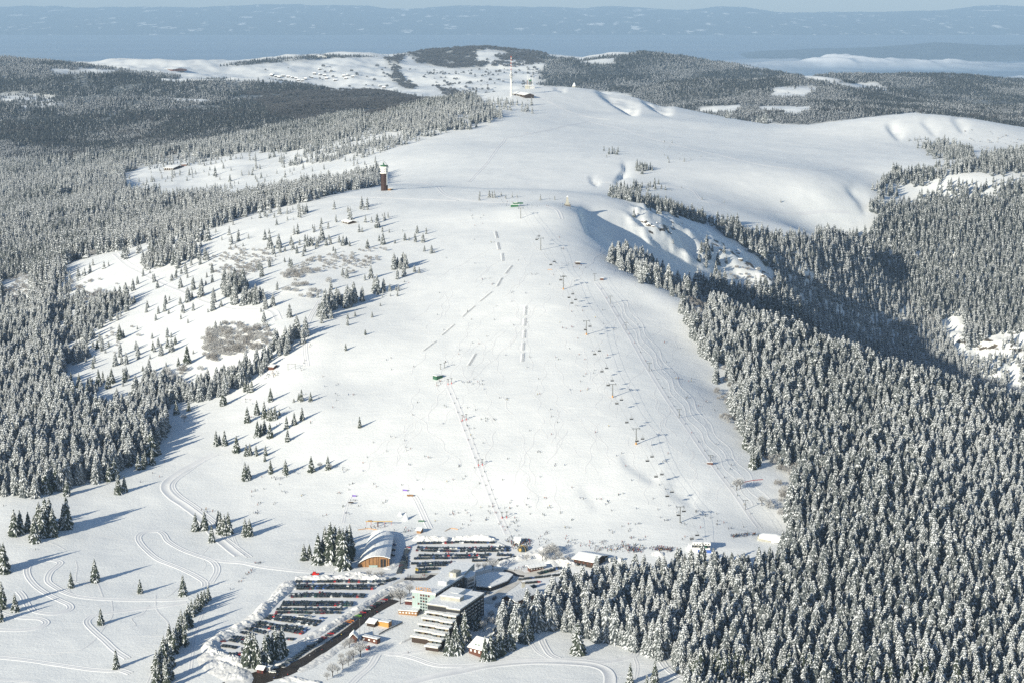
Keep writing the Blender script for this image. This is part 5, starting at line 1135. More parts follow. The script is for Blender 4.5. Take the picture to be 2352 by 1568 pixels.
# drag lifts
def tpylon(p, H, label, rz, arm=2.4, group='pylons of the long drag lift', orange=False):
    r_ = root('drag_lift_pylon', p, label, 'pylon', rz, group)
    MB().tube((0,0,-1),(0,0,H),.32,.22,n=8).build('column', M['steel'], r_); MB().box(-arm,arm,-.18,.18,H-.1,H+.25).build('crossarm', M['steel'], r_)
    for s in (-arm+.2, arm-.2): MB().box(s-.15,s+.15,-1,1,H-.45,H-.1).build('roller_row', M['steel'], r_)
    if orange: MB().tube((0,0,0),(0,0,1.8),.34,.34,n=8).build('safety_mat', M['red'], r_)
    return r_
DR = [(1366,646,16),(1402,698,16),(1438,759,18),(1491,852,24),(1560,959,25),(1632,1066,24),(1712,1170,21)]
dps = [ground(u, v) for u, v, h in DR]; d_ = dps[0]-dps[-1]; drz = math.atan2(d_.y, d_.x) - math.pi/2; dt_ = []
for i, p in enumerate(dps):
    tpylon(p, 9.0, f'grey tow pylon, {ordinal(len(DR)-i)} one up from the snow buried lift station', drz); dt_.append(p + Vector((0,0,8.8))); LAND[f'the {ordinal(len(DR)-i)} tow pylon'] = p
sd_ = Vector((math.cos(drz), math.sin(drz), 0))*2.2
for s, lab in ((-1, 'pulling'), (1, 'returning')):
    q = MB(); L_ = dt_ + [LAND['the snow buried lift station'] + Vector((-6,0,5))]
    for a, b in zip(L_[:-1], L_[1:]): q.tube(a+sd_*s, b+sd_*s, .04, n=4)
    tag(q.build('tow_cable', M['steel']), f'thin {lab} cable of the long drag lift', 'cable')
for i, ((u, v), pair) in enumerate([((1062,966), 0), ((1071,964), 1), ((1099,1069), 0), ((1108,1068), 1), ((1153,1190), 0), ((1164,1189), 1), ((1029,883), 0), ((1037,881), 1), ((1012,848), 0), ((1021,845), 1)]):
    p = ground(u, v); nm = ['middle pair', 'lower middle pair', 'lowest pair', 'upper pair', 'top return pair'][i//2]
    tpylon(p, 6.0, f'slim tow post, {"western" if pair == 0 else "eastern"} of the {nm} on the middle drag lift', .2, 1.0, 'posts of the middle drag lift', i < 8)
    LAND[f'the {nm} of tow posts'] = p
p = ground(674,859) if False else ground(670,848)
gt = root('lift_gantry', p, 'wide goalpost shaped tow frame by the west flank', 'lift frame'); MB().tube((-4,0,-1),(-4,0,6),.2,n=5).tube((4,0,-1),(4,0,6),.2,n=5).build('post', M['steel'], gt); MB().box(-5,5,-.15,.15,6,6.3).build('beam', M['steel'], gt)
# snow fences on the piste
mc = lambda x, y: (x/3+784, y/3+522.7)
FEN = [((1065,30),(1078,75)),((1080,105),(1092,155)),((1113,180),(1117,232)),((1178,265),(1135,320)),((1110,350),(1078,408)),((1040,445),(960,510)),((922,543),(838,618)),((780,672),(695,745)),((655,785),(568,850)),((928,870),(880,950)),
       ((1275,545),(1272,605)),((1270,628),(1266,680)),((1268,708),(1264,762)),((1260,793),(1256,845)),((1258,865),(1252,922))]
for i, (a, b) in enumerate(FEN):
    A_ = ground(*mc(*a)); B_ = ground(*mc(*b)); d = B_-A_; n = max(3, int(d.length/3))
    lab = f'low brown slatted snow fence, {ordinal(i+1)} down the curved line' if i < 9 else ('short snow fence standing above the green lift hut' if i == 9 else f'low snow fence, {ordinal(i-9)} down the straight line on the piste')
    f_ = root('snow_fence', A_, lab, 'snow fence', 0, 'snow fences on the piste')
    nrm = Vector((d.y, -d.x, 0)).normalized()
    pts = [(A_ + d*k/n) for k in range(n+1)]; pts = [Vector((q.x, q.y, hz(q.x, q.y))) - A_ for q in pts]
    ps = MB(); pn = MB(); dr_ = MB()
    for q in pts: ps.box(q.x-.09,q.x+.09,q.y-.09,q.y+.09,q.z-.3,q.z+1.6)
    for q, r2 in zip(pts[:-1], pts[1:]):
        for h_ in (.5,): 
            pn.raw([(q.x-.04,q.y-.04,q.z+h_),(r2.x-.04,r2.y-.04,r2.z+h_),(r2.x-.04,r2.y-.04,r2.z+h_+.3),(q.x-.04,q.y-.04,q.z+h_+.3),(q.x+.06,q.y+.06,q.z+h_),(r2.x+.06,r2.y+.06,r2.z+h_),(r2.x+.06,r2.y+.06,r2.z+h_+.3),(q.x+.06,q.y+.06,q.z+h_+.3)], [(0,1,2,3),(7,6,5,4),(3,2,6,7),(0,4,5,1)])
        e = nrm*2.0 if nrm.x > 0 else -nrm*2.0
        dr_.raw([q-e*.3+Vector((0,0,.05)), r2-e*.3+Vector((0,0,.05)), r2-e*.9+Vector((0,0,.35)), q-e*.9+Vector((0,0,.35)), r2-e*1.6+Vector((0,0,.02)), q-e*1.6+Vector((0,0,.02))], [(0,1,2,3),(3,2,4,5)])
    ps.build('post', M['darkwood'], f_); pn.build('netting', M['slats'], f_); dr_.build('drift', M['snowcap'], f_)
    LAND[f'the {ordinal(i+1)} snow fence'] = A_ if False else (A_ + B_)/2
LAND = {k: v for k, v in LAND.items() if 'snow fence' not in k or k in ('the second snow fence', 'the fifth snow fence', 'the seventh snow fence', 'the ninth snow fence', 'the eleventh snow fence', 'the fifteenth snow fence')}
for a, nn in (('the second snow fence','the topmost snow fences'),('the fifth snow fence','the bend in the snow fences'),('the seventh snow fence','the long slanting snow fences'),('the ninth snow fence','the end of the curved snow fences'),('the eleventh snow fence','the top of the straight snow fences'),('the fifteenth snow fence','the foot of the straight snow fences')):
    LAND[nn] = LAND.pop(a)
# children's area: carousel, teepee, hut, banners
p = ground(868,1208); ca_ = root('magic_carpet_carousel', p, 'yellow and red rotating ski carousel for beginners', 'carousel'); LAND['the yellow ski carousel'] = p
MB().tube((0,0,-1),(0,0,4.5),.5,n=8).build('post', M['maroon'], ca_); MB().box(-11,13,-.4,.4,4.3,4.9).build('arm', M['yellow'], ca_)
for x in (-10,-6,6,12): MB().tube((x,0,4.3),(x,0,1.2),.12,n=5).build('handle', M['red'], ca_)
MB().box(-9,-5,-1.5,1.5,4.903,5.3).build('motor_cover', M['orange'], ca_)
p = ground(932,1192); tp = root('teepee', p, 'snow dusted pointed tent above the wooden hall', 'tent'); LAND['the pointed tent'] = p
MB().prism(ring(2.8,8), -.5, 6.2, P2=ring(.2,8)).build('cover', M['snowcap'], tp); MB().tube((0,0,5),(.8,0,7.4),.1,n=4).tube((0,0,5),(-.8,.2,7.3),.1,n=4).build('pole', M['darkwood'], tp)
p = ground(919,1182); tp = root('teepee', p, 'low snow heaped tent beside the pointed tent', 'tent'); MB().prism(ring(2.4,7), -.5, 3.2, P2=ring(.4,7)).build('cover', M['snowcap'], tp)
house('ski_hut', 'tiny yellowish hut with snow roof above the parked cars', [(957,1217),(966,1218),(968,1214)], 2.3, M['wood'], 1.4, 'hut', gz=hz(*ground(962,1220)[:2])); LAND['the tiny yellowish hut'] = ground(962,1220)
for (u0, v0, u1, v1, m_, lab) in ((809,1140,818,1140,'purple','purple banner beside the rope tow'),(925,1127,936,1128,'purple','purple banner above the beginner lift'),(961,1198,975,1198,'green','green banner on the nursery slope')):
    a = ground(u0, v0); b = ground(u1, v1); L_ = (b-a).length; f_ = root('banner', a, lab, 'banner', math.atan2(b.y-a.y, b.x-a.x))
    MB().box(0,L_,-.08,.08,.5,1.7).build('cloth', M[m_], f_); MB().box(-.1,.1,-.15,.15,-.3,1.9).box(L_-.1,L_+.1,-.15,.15,-.3,1.9).build('post', M['steel'], f_)
p = ground(942,1140); bl_ = root('beginner_lift_drive', p, 'brown drive frame of the short beginner lift', 'lift drive'); MB().box(-3,3,-.8,.8,.8,1.9).build('housing', M['wood'], bl_); MB().tube((-2,0,-.5),(-2,0,.8),.15).tube((2,0,-.5),(2,0,.8),.15).build('leg', M['steel'], bl_)
p = ground(806,1158); bl_ = root('rope_tow_drive', p, 'dark drive post of the tiny rope tow', 'lift drive'); MB().box(-2.4,2.4,-.5,.5,1.6,2.6).build('housing', M['darkwood'], bl_); MB().tube((0,0,-.5),(0,0,1.6),.2).build('leg', M['steel'], bl_)
def fence_line(pts, m_, lab, h=.75):
    W = smooth_path([ground(u, v) for u, v in pts], 2.5); o = root('safety_net', (W[0].x, W[0].y, hz(W[0].x, W[0].y)), lab, 'safety net'); b0 = o.location
    q = MB(); pp = MB(); V = [Vector((w_.x, w_.y, hz(w_.x, w_.y))) - b0 for w_ in W]
    for a, b in zip(V[:-1], V[1:]): q.raw([(a.x,a.y,a.z+.2),(b.x,b.y,b.z+.2),(b.x,b.y,b.z+h),(a.x,a.y,a.z+h),(a.x,a.y+.05,a.z+.2),(b.x,b.y+.05,b.z+.2),(b.x,b.y+.05,b.z+h),(a.x,a.y+.05,a.z+h)], [(0,1,2,3),(7,6,5,4),(3,2,6,7)])
    for a in V[::2]: pp.box(a.x-.05,a.x+.05,a.y-.05,a.y+.05,a.z-.2,a.z+h+.2)
    q.build('net', M[m_], o); pp.build('post', M['steel'], o); return o
fence_line([(1708,1108),(1730,1103),(1752,1101)], 'red', 'red safety net at the forest edge')
fence_line([(1022,1220),(1036,1213),(1052,1216)], 'orange', 'curved orange net above the parked cars')
fence_line([(822,1217),(845,1214),(866,1217)], 'orange', 'orange net in front of the ski carousel')
fence_line([(1268,620),(1258,620)], 'orange', 'short orange net near the dark control hut', .7)
# snow groomer, wire posts round the ice field
p = ground(725,1321); gr = root('snow_groomer', p, 'bright red snow groomer on the snow bank', 'snow groomer'); LAND['the red snow groomer'] = p
MB().box(-2.8,2.8,-1.6,1.6,.9,2.0).build('body', M['red'], gr); MB().box(-2.2,.2,-1.3,1.3,2.003,3.3).build('cab', M['red'], gr); MB().box(-2.3,-1.9,-1.1,1.1,2.2,3.0).build('windscreen', M['glass'], gr)
for s in (-2.0, 1.2): MB().box(-3,3,s,s+.8,.05,.95).build('track', M['dark'], gr)
MB().box(-4.2,-3.2,-2.2,2.2,.1,1.4).build('blade', M['steel'], gr)

# ------------------------------------------------------------------ cars
PAINT = {}
def pnt(n, c): PAINT[n] = mat('paint_' + n, c, .3, spec=.5)
for n, c in (('black', (.012,.013,.016)), ('dark blue', (.015,.03,.08)), ('dark grey', (.05,.053,.06)), ('silver', (.38,.40,.42)), ('red', (.42,.015,.015)), ('white', (.78,.78,.76)), ('dark green', (.01,.06,.045)), ('blue', (.04,.10,.30)), ('orange', (.7,.22,.02)), ('yellow', (.7,.5,.05)), ('bright green', (.2,.5,.03)), ('maroon', (.12,.012,.02))): pnt(n, c)
TYRE = mat('tyre', (.015,.015,.015), .9)
def car_body(k):
    """side profile swept across with tumblehome; k: 0 hatchback 1 estate 2 saloon 3 van"""
    L = [4.1, 4.6, 4.6, 5.0][k]; H = [1.48, 1.5, 1.43, 2.1][k]
    lo = [(-L/2,.35),(-L/2,.75),(-L/2+.1,.9)] + ([(-L/2+1.0,1.0)] if k < 3 else [(-L/2+.5,1.15)]) + [(L/2-.5 if k != 2 else L/2-1.1,.98),(L/2-.02,.85 if k != 2 else .95),(L/2,.45),(L/2-.1,.3),(-L/2+.1,.3)]
    q = MB(); n = len(lo)
    V = [(x, y, z) for y in (-.86, .86) for x, z in lo]
    q.raw(V, [list(range(n)), list(range(n, 2*n))[::-1]] + [(j, n+j, n+(j+1)%n, (j+1)%n) for j in range(n)])
    xf = -L/2 + (1.0 if k < 3 else .5); xb = L/2 - ([.25,.1,1.0,.05][k]); tf = xf + (.75 if k < 3 else .5); tb = xb - ([.5,.35,.55,.1][k])
    # roof panel and pillars stand on the glass house
    q.raw([(tf,-.62,H-.06),(tb,-.62,H-.06),(tb,.62,H-.06),(tf,.62,H-.06),(tf+.1,-.56,H),(tb-.1,-.56,H),(tb-.1,.56,H),(tf+.1,.56,H)], [(4,5,6,7),(0,1,5,4),(1,2,6,5),(2,3,7,6),(3,0,4,7)])
    g = MB(); g.raw([(xf,-.78,.93),(xb,-.78,.93),(xb,.78,.93),(xf,.78,.93),(tf,-.62,H-.06),(tb,-.62,H-.06),(tb,.62,H-.06),(tf,.62,H-.06)], [(0,1,5,4),(1,2,6,5),(2,3,7,6),(3,0,4,7)])
    for x in (-L*.29, L*.30):
        for s in (-1, 1): q.tube((x, s*.72, .33), (x, s*.9, .33), .33, n=8, mi=1)
    return q, g
CARS = {}
def car_meshes(col, k):
    if (col, k) not in CARS:
        q, g = car_body(k); a = q.build('parked_car', [PAINT[col], TYRE]); b = g.build('windows', M['glass'], a)
        CARS[(col, k)] = (a.data, b.data); bpy.data.objects.remove(b); bpy.data.objects.remove(a)
    return CARS[(col, k)]
rc = random.Random(11)
def colour(): return rc.choices(['black','dark blue','dark grey','silver','red','white','dark green','blue','maroon','orange','yellow'], [46,14,25,6,3.5,3,2,3,3,.1,.1])[0]
cars = []     # (row name, index, position, turn, colour, kind)
def car_row(a, b, n, row, depth=0, jit=.25, turn=None, cols=None, miss=.03):
    A_ = ground(*a); B_ = ground(*b); d = (B_-A_); ang = math.atan2(d.y, d.x) + math.pi/2 if turn is None else turn
    nrm = Vector((-d.y, d.x, 0)).normalized()
    if n > 6 and cols is None: n = round(n*1.12)
    for i in range(n):
        if rc.random() < miss: continue
        p = A_ + d*((i+.5)/n) + nrm*depth; p.x += rc.uniform(-jit, jit)*.4; p.y += rc.uniform(-jit, jit)
        cars.append((row, i, Vector((p.x, p.y, 0)), ang + rc.uniform(-.05,.05) + (math.pi if rc.random() < .5 else 0), cols[i] if cols else colour(), rc.choices([0,1,2,3],[4,4,2,1])[0]))
def cc5(x, y): return c5([(x, y)])[0]
def cc7(x, y): return c7([(x, y)])[0]
low = 'lower car park'
car_row(cc5(1060,205), cc5(2050,205), 34, f'top row of the {low}'); car_row(cc5(2050,200), cc5(2150,168), 3, f'top row end of the {low}')
for r_, (y_a, y_b, xa, xb, n) in enumerate([(250,280,1045,1950,29),(345,368,985,1820,26),(432,460,905,1690,25),(505,542,840,1570,23)]):
    w_ = ORD[r_+1]
    car_row(cc5(xa+15,y_a), cc5(xb,y_a+2), n, f'far side of {w_} row, {low}'); car_row(cc5(xa,y_b), cc5(xb-15,y_b+2), n, f'near side of {w_} row, {low}')
car_row(cc5(770,575), cc5(1335,645), 19, f'far side of sixth row, {low}'); car_row(cc5(735,603), cc5(1290,680), 19, f'near side of sixth row, {low}')
car_row(cc5(630,650), cc5(1185,735), 19, f'far side of seventh row, {low}'); car_row(cc5(590,682), cc5(1140,770), 19, f'near side of seventh row, {low}')
car_row(cc5(520,715), cc5(730,765), 8, f'far side of eighth row, {low}'); car_row(cc5(470,755), cc5(610,790), 5, f'near side of eighth row, {low}'); car_row(cc5(960,825), cc5(1040,835), 3, f'far end of eighth row, {low}')
car_row(cc5(375,805), cc5(545,840), 6, f'far side of ninth row, {low}'); car_row(cc5(340,838), cc5(520,875), 6, f'near side of ninth row, {low}')
car_row(cc5(255,900), cc5(420,925), 5, f'tenth row of the {low}'); car_row(cc5(470,945), cc5(530,940), 2, f'end of tenth row, {low}'); car_row(cc5(330,995), cc5(510,995), 5, f'bottom row of the {low}')
A_ = ground(*cc5(900,1135)); B_ = ground(*cc5(2120,348)); dd_ = B_-A_; rd_ang = math.atan2(dd_.y, dd_.x)
rowcols = [colour() for _ in range(46)]
for k_, c_ in ((27,'orange'),(28,'orange'),(31,'bright green'),(33,'red'),(35,'white'),(37,'red'),(40,'red'),(42,'red'),(20,'red'),(2,'silver'),(4,'silver')): rowcols[k_] = c_
car_row(cc5(900,1135), cc5(1380,810), 19, 'lower roadside row', turn=rd_ang-.95, cols=rowcols[:19], miss=0); car_row(cc5(1400,800), cc5(2115,350), 27, 'upper roadside row', turn=rd_ang-.9, cols=rowcols[19:], miss=0)
for (x, y, c_, k_, t_) in ((1120,583,'white',3,.1),(1208,590,'silver',1,.0),(1350,605,'blue',0,-.2),(1990,235,'black',1,.3),(1096,360,'white',3,1.5),(270,855,'maroon',1,.2),(815,1190,'white',1,-.1)):
    p = ground(*cc5(x, y)); cars.append((f'single {c_} car {len(cars)}', 0, Vector((p.x, p.y, 0)), t_, c_, k_))
upk = 'upper car park'
car_row(cc7(835,360), cc7(1230,350), 14, f'top row of the {upk}'); car_row(cc7(1240,345), cc7(1680,352), 14, f'top row by the snow heap, {upk}')
car_row(cc7(835,405), cc7(1840,410), 30, f'far side of second row, {upk}'); car_row(cc7(820,435), cc7(1840,438), 30, f'near side of second row, {upk}')
car_row(cc7(850,490), cc7(1620,485), 24, f'far side of third row, {upk}'); car_row(cc7(800,525), cc7(1580,512), 24, f'near side of third row, {upk}'); car_row(cc7(1700,485), cc7(1870,490), 5, f'end of third row, {upk}')
car_row(cc7(770,580), cc7(1225,568), 14, f'far side of fourth row, {upk}'); car_row(cc7(830,605), cc7(1150,595), 10, f'near side of fourth row, {upk}'); car_row(cc7(1430,550), cc7(1610,545), 6, f'end of fourth row, {upk}'); car_row(cc7(1710,545), cc7(1920,510), 6, f'short slanting row, {upk}')
car_row(cc7(820,645), cc7(1070,635), 8, f'far side of fifth row, {upk}'); car_row(cc7(815,678), cc7(950,672), 5, f'near side of fifth row, {upk}')
car_row(cc7(640,690), cc7(745,385), 18, f'column beside the wooden hall', turn=.1); car_row(cc7(700,640), cc7(720,500), 7, 'second column beside the wooden hall', turn=.1)
car_row(cc7(560,520), cc7(590,350), 3, 'edge of the wooden hall'); 
car_row(c8([(270,755)])[0], c8([(770,695)])[0], 15, 'forest yard far row', turn=.35); car_row(c8([(330,795)])[0], c8([(480,780)])[0], 5, 'forest yard middle row', turn=.35); car_row(c8([(390,835)])[0], c8([(450,825)])[0], 2, 'forest yard near row')
car_row(c8([(640,635)])[0], c8([(730,632)])[0], 4, 'kiosk forecourt'); car_row(c8([(470,690)])[0], c8([(640,650)])[0], 5, 'kiosk lane'); car_row(c8([(890,590)])[0], c8([(1000,605)])[0], 3, 'front of the long dark building')
car_row(cc7(1480,890), cc7(1620,905), 5, 'hotel back yard'); car_row(cc7(1660,960), cc7(1690,965), 1, 'lane below the hotel')
p = ground(*cc7(303,1508)); cars.append(('bare trees below the red building', 0, Vector((p.x, p.y, 0)), 1.3, 'red', 3))
p = ground(*cc7(390,1432)); cars.append(('front of the long red building', 0, Vector((p.x, p.y, 0)), -.25, 'white', 3))
cars = [(r_, i, Vector((p.x, p.y, hz(p.x, p.y) + .08)), t_, c_, k_) for r_, i, p, t_, c_, k_ in cars]
cars.sort(key=lambda c: c[2].y)
byrow = {}
for c_ in cars[:300]: byrow.setdefault(c_[0], []).append(c_)
KN = ['hatchback', 'estate car', 'saloon', 'van']
first = {}
for row, L_ in byrow.items():
    L_.sort(key=lambda c: c[1])
    for i, (r_, idx, p, t_, col, k) in enumerate(L_):
        bm_, wm_ = car_meshes(col, k)
        if (col, k) not in first:
            o = bpy.data.objects.new('parked_car', bm_); link(o); wo = bpy.data.objects.new('windows', wm_); link(wo, o); first[(col, k)] = o
        else: o = dup(first[(col, k)])
        o.location = p; o.rotation_euler = (0, 0, t_); o.scale = (1.08, 1.12, 1.1)
        if row.startswith('single'): lab = f'lone {col} {KN[k]} parked in the aisle between rows' if col != 'maroon' else 'lone maroon estate car beside the curved snow bank'
        elif len(L_) == 1: lab = f'{col} {KN[k]} alone by the {row}'
        else: lab = f'{col} {KN[k]}, {ordinal(i+1)} along the {row}'
        tag(o, lab, 'car', 'cars parked on the snow')
scatter('parked_cars', [tuple(c[2]) for c in cars[300:]], np.ones(len(cars)-300), np.array([{'black':0,'dark grey':1,'silver':2,'red':3,'white':4,'dark blue':5}.get(c[4], 0) for c in cars[300:]]),
        [], 'many more parked cars farther up the car parks', 'cars') if False else None
q = MB(); mats_ = list(PAINT.values()) + [TYRE, M['glass']]; names_ = list(PAINT.keys())
for r_, idx, p, t_, col, k in cars[300:]:
    b, g = car_body(k); c_, s_ = math.cos(t_), math.sin(t_); mi0 = names_.index(col)
    tr = lambda V: [(p.x + 1.08*x*c_ - 1.12*y*s_, p.y + 1.08*x*s_ + 1.12*y*c_, p.z + 1.1*z) for x, y, z in V]
    nb = len(q.V); q.V += tr(b.V); q.F += [[nb+v for v in f] for f in b.F]; q.I += [mi0 if i == 0 else len(PAINT) for i in b.I]
    nb = len(q.V); q.V += tr(g.V); q.F += [[nb+v for v in f] for f in g.F]; q.I += [len(PAINT)+1]*len(g.F)
if q.V: tag(q.build('more_parked_cars', mats_), 'all the other parked cars, farther off in the upper car parks', 'cars', kind='stuff')
print('cars', len(cars), round(time.time()-T0, 1))
# campers and caravans
for (x, y, lab, L_) in ((1215,535,'white camper van beside the long dark building',6.5),(1262,545,'larger white camper van beside the long dark building',7.5),(1372,548,'cream van parked near the queue',5.5)):
    p = ground(*c8([(x, y)])[0]); o = root('camper_van', p, lab, 'camper van', 1.1)
    MB().raw([(-L_/2,-1.1,.5),(L_/2,-1.1,.5),(L_/2,1.1,.5),(-L_/2,1.1,.5),(-L_/2+.3,-1.05,2.9),(L_/2-1.2,-1.05,2.9),(L_/2-1.2,1.05,2.9),(-L_/2+.3,1.05,2.9),(L_/2,-1.1,1.4),(L_/2,1.1,1.4)], [(0,3,2,1),(4,5,6,7),(0,1,8,5,4),(3,7,6,9,2),(0,4,7,3),(5,8,9,6),(1,2,9,8)]).build('body', M['white'], o)
    MB().raw([(L_/2-.95,-1.0,2.5),(L_/2-.1,-1.0,1.5),(L_/2-.1,1.0,1.5),(L_/2-.95,1.0,2.5)], [(0,1,2,3)]).build('windscreen', M['glass'], o); MB().box(-1.5,1,-1.16,-1.1,1.6,2.3).build('window', M['glass'], o)
    w_ = MB(); [w_.tube((xx, s*.9, .4), (xx, s*1.12, .4), .38, n=8) for xx in (-L_*.3, L_*.32) for s in (-1, 1)]; w_.build('wheels', TYRE, o)
p = ground(*c8([(797,612)])[0]); o = root('road_sign', p, 'yellow board sign on a snow heap by the road', 'sign'); MB().box(-.8,.8,-.08,.08,1.2,3.4).build('board', M['yellow'], o); MB().box(-.1,.1,-.1,.1,-.5,1.2).build('post', M['steel'], o)
for i, (x, y, H) in enumerate(((215,1400,16),(268,1370,7),(315,1370,7),(363,1370,7),(1172+0,0,0))):
    if H == 0: continue
    p = ground(*cc7(x, y)); o = root('lamp_post', p, ['tall lattice light pole beside the snow roofed cabin', 'slim light pole, first behind the red building', 'slim light pole, second behind the red building', 'slim light pole, third behind the red building'][i], 'pole'); MB().tube((0,0,-.5),(0,0,H),.16 if H < 10 else .22,.08,n=6).build('pole', M['steel'], o); MB().box(-.4,.4,-.15,.15,H,H+.25).build('lamp_head', M['steel'], o)
p = ground(*cc5(1172,900)); o = root('lamp_post', p, 'grey light pole on the snow slope between car park and road', 'pole'); MB().tube((0,0,-.5),(0,0,6.5),.14,.1,n=6).build('pole', M['steel'], o); MB().box(-.5,.5,-.2,.2,6.5,6.8).build('lamp_head', M['steel'], o)
p = ground(*cc7(1640,838)); o = root('lamp_post', p, 'light pole beside the flat roofed hall', 'pole'); MB().tube((0,0,-.5),(0,0,6),.14,.1,n=6).build('pole', M['steel'], o); MB().box(-.5,.5,-.2,.2,6,6.3).build('lamp_head', M['steel'], o)
fence_line(c7([(420,1355),(520,1300),(620,1255),(680,1225)]), 'steel', 'dark net fence round the ice field', 1.4)

# ------------------------------------------------------------------ people
SKIN = mat('skin', (.45,.26,.18), .6)
JK = {n: mat('jacket_' + n, c, .7) for n, c in (('black', (.015,.015,.02)), ('red', (.30,.025,.02)), ('orange', (.45,.13,.05)), ('blue', (.03,.08,.25)), ('dark green', (.02,.08,.05)), ('white', (.6,.6,.6)), ('yellow', (.6,.45,.05)), ('grey', (.12,.12,.13)))}
def person_mesh(col, pose, seed=0):
    bm = bmesh.new(); rad = {}
    def ch(pts):
        prev = None; out = []
        for p, r_ in pts:
            v = p if isinstance(p, bmesh.types.BMVert) else bm.verts.new(p)
            if r_: rad[v] = r_
            if prev is not None and not bm.edges.get((prev, v)): bm.edges.new((prev, v))
            prev = v; out.append(v)
        return out
    cr = {'stand': 0, 'ski': 1, 'walk': 0}[pose]; dz = -.14*cr; fw_ = .16*cr
    pel = bm.verts.new((0, 0, .95+dz)); rad[pel] = .15
    tor = ch([(pel, .15), ((0, -.06*cr-.01, 1.15+dz), .155), ((0, -fw_, 1.38+dz), .175), ((0, -fw_*1.25, 1.52+dz), .075), ((0, -fw_*1.45-.01, 1.66+dz), .115), ((0, -fw_*1.5, 1.76+dz), .095)])
    for s in (-1, 1):
        st = s*.16 if pose == 'walk' else 0
        ch([(pel, 0), ((s*.11, 0, .90+dz), .115), ((s*.13, -.12*cr-.02+st*.6, .52+dz*.5), .08), ((s*.13, .03*cr+st*1.3, .12), .06), ((s*.13, -.16+st*1.3, .06), .055)] + ([((s*.13, -.62, .05), .03), ((s*.13, -.9, .07), .03)] if pose == 'ski' else []))
        hx = (.34, -.34-fw_, 1.05) if pose == 'ski' else (.27, -.05-st*.9, .86)
        ch([(tor[2], 0), ((s*.21, -fw_, 1.42+dz), .08), ((s*.29, -fw_+.03, 1.15+dz), .06), ((s*hx[0], hx[1], hx[2]+dz), .045)])
    me = bpy.data.meshes.new('person'); bm.verts.ensure_lookup_table(); bm.verts.index_update(); rl = [rad.get(v, .06) for v in bm.verts]; bm.to_mesh(me); bm.free()
    o = bpy.data.objects.new('person', me); C.objects.link(o); md = o.modifiers.new('s', 'SKIN')
    for v, r_ in zip(me.skin_vertices[0].data, rl): v.radius = (r_, r_*.85)
    me.skin_vertices[0].data[0].use_root = True
    dg = bpy.context.evaluated_depsgraph_get(); m2 = bpy.data.meshes.new_from_object(o.evaluated_get(dg)); bpy.data.objects.remove(o); m2.name = 'person'
    m2.materials.clear()
    for m_ in (JK[col], JK['black' if col != 'black' else 'grey'], SKIN, JK['grey']): m2.materials.append(m_)
    for p in m2.polygons:
        z = p.center.z - dz; p.material_index = 1 if z < .92 else (0 if z < 1.54 else (2 if (z < 1.70 and p.center.y < -fw_*1.3-.03) else 3)); p.use_smooth = True
    return m2
PM = {(c_, ps): person_mesh(c_, ps) for c_ in JK for ps in ('stand', 'ski', 'walk')}
people = []
rp = random.Random(21)
def pcol(): return rp.choices(['black','red','orange','blue','dark green','white','yellow','grey'], [42,11,6,15,7,3,2,14])[0]
def put(u, v, pose='stand', jit=0): 
    p = ground(u + rp.gauss(0, jit), v + rp.gauss(0, jit*.5)); people.append((p, pose, pcol()))
def crowd(pts, n, su, sv, pose='stand'):
    for _ in range(n):
        i = rp.randrange(len(pts)-1) if len(pts) > 1 else 0; t = rp.random()
        u = pts[i][0]*(1-t) + pts[min(i+1, len(pts)-1)][0]*t; v = pts[i][1]*(1-t) + pts[min(i+1, len(pts)-1)][1]*t
        p = ground(u + rp.gauss(0, su), v + rp.gauss(0, sv)); people.append((p, pose if rp.random() < .8 else 'walk', pcol()))
def swarm(poly, n, pose='ski'):
    P = np.array(poly); k = 0
    while k < n:
        u = rp.uniform(P[:, 0].min(), P[:, 0].max()); v = rp.uniform(P[:, 1].min(), P[:, 1].max())
        if inside(np.array([u]), np.array([v]), poly)[0]:
            g_ = rp.choice([1,1,1,2,3]); 
            for _ in range(g_): people.append((ground(u + (rp.gauss(0, 4) if g_ > 1 else 0), v + (rp.gauss(0, 2) if g_ > 1 else 0)), pose, pcol())); k += 1
crowd([(1170,1238),(1180,1248),(1195,1256),(1212,1250),(1205,1238)], 110, 6, 4); crowd([(1215,1238),(1250,1245)], 12, 14, 5)
crowd([(1380,1262),(1440,1256),(1470,1262)], 95, 16, 4); crowd([(1445,1260),(1470,1266)], 50, 7, 3); crowd([(1500,1258),(1545,1264)], 100, 9, 2.5); crowd([(1585,1262),(1592,1264)], 6, 4, 2)
crowd([(1682,1232),(1700,1230),(1735,1226)], 62, 3, 1.6); crowd([(1300,1245),(1360,1258)], 16, 14, 4)
swarm([(1060,1150),(1560,1130),(1740,1225),(1560,1250),(1280,1255),(1220,1235),(1120,1215),(1040,1215),(960,1180)], 150)
swarm([(880,900),(1250,860),(1500,1000),(1620,1120),(1560,1140),(1060,1150),(900,1160),(760,1150),(780,1050)], 90)
swarm([(960,560),(1280,520),(1330,600),(1440,800),(1500,980),(1250,860),(900,890),(840,820)], 85)
swarm([(1460,700),(1560,760),(1660,960),(1720,1150),(1680,1150),(1560,900)], 22)
swarm([(600,1080),(780,1060),(860,1180),(640,1200),(560,1150)], 42); swarm([(560,880),(780,850),(860,960),(700,1000),(560,960)], 26)
crowd([(1000,882),(1010,880),(1080,876),(1100,880)], 22, 8, 3); crowd([(600,868),(640,858)], 22, 6, 3); crowd([(690,855),(700,830),(712,790)], 7, 3, 3)
crowd([(1140,468),(1180,472),(1240,474),(1320,472)], 24, 8, 3, 'walk'); crowd([(1270,604),(1320,608),(1350,618)], 14, 8, 3)
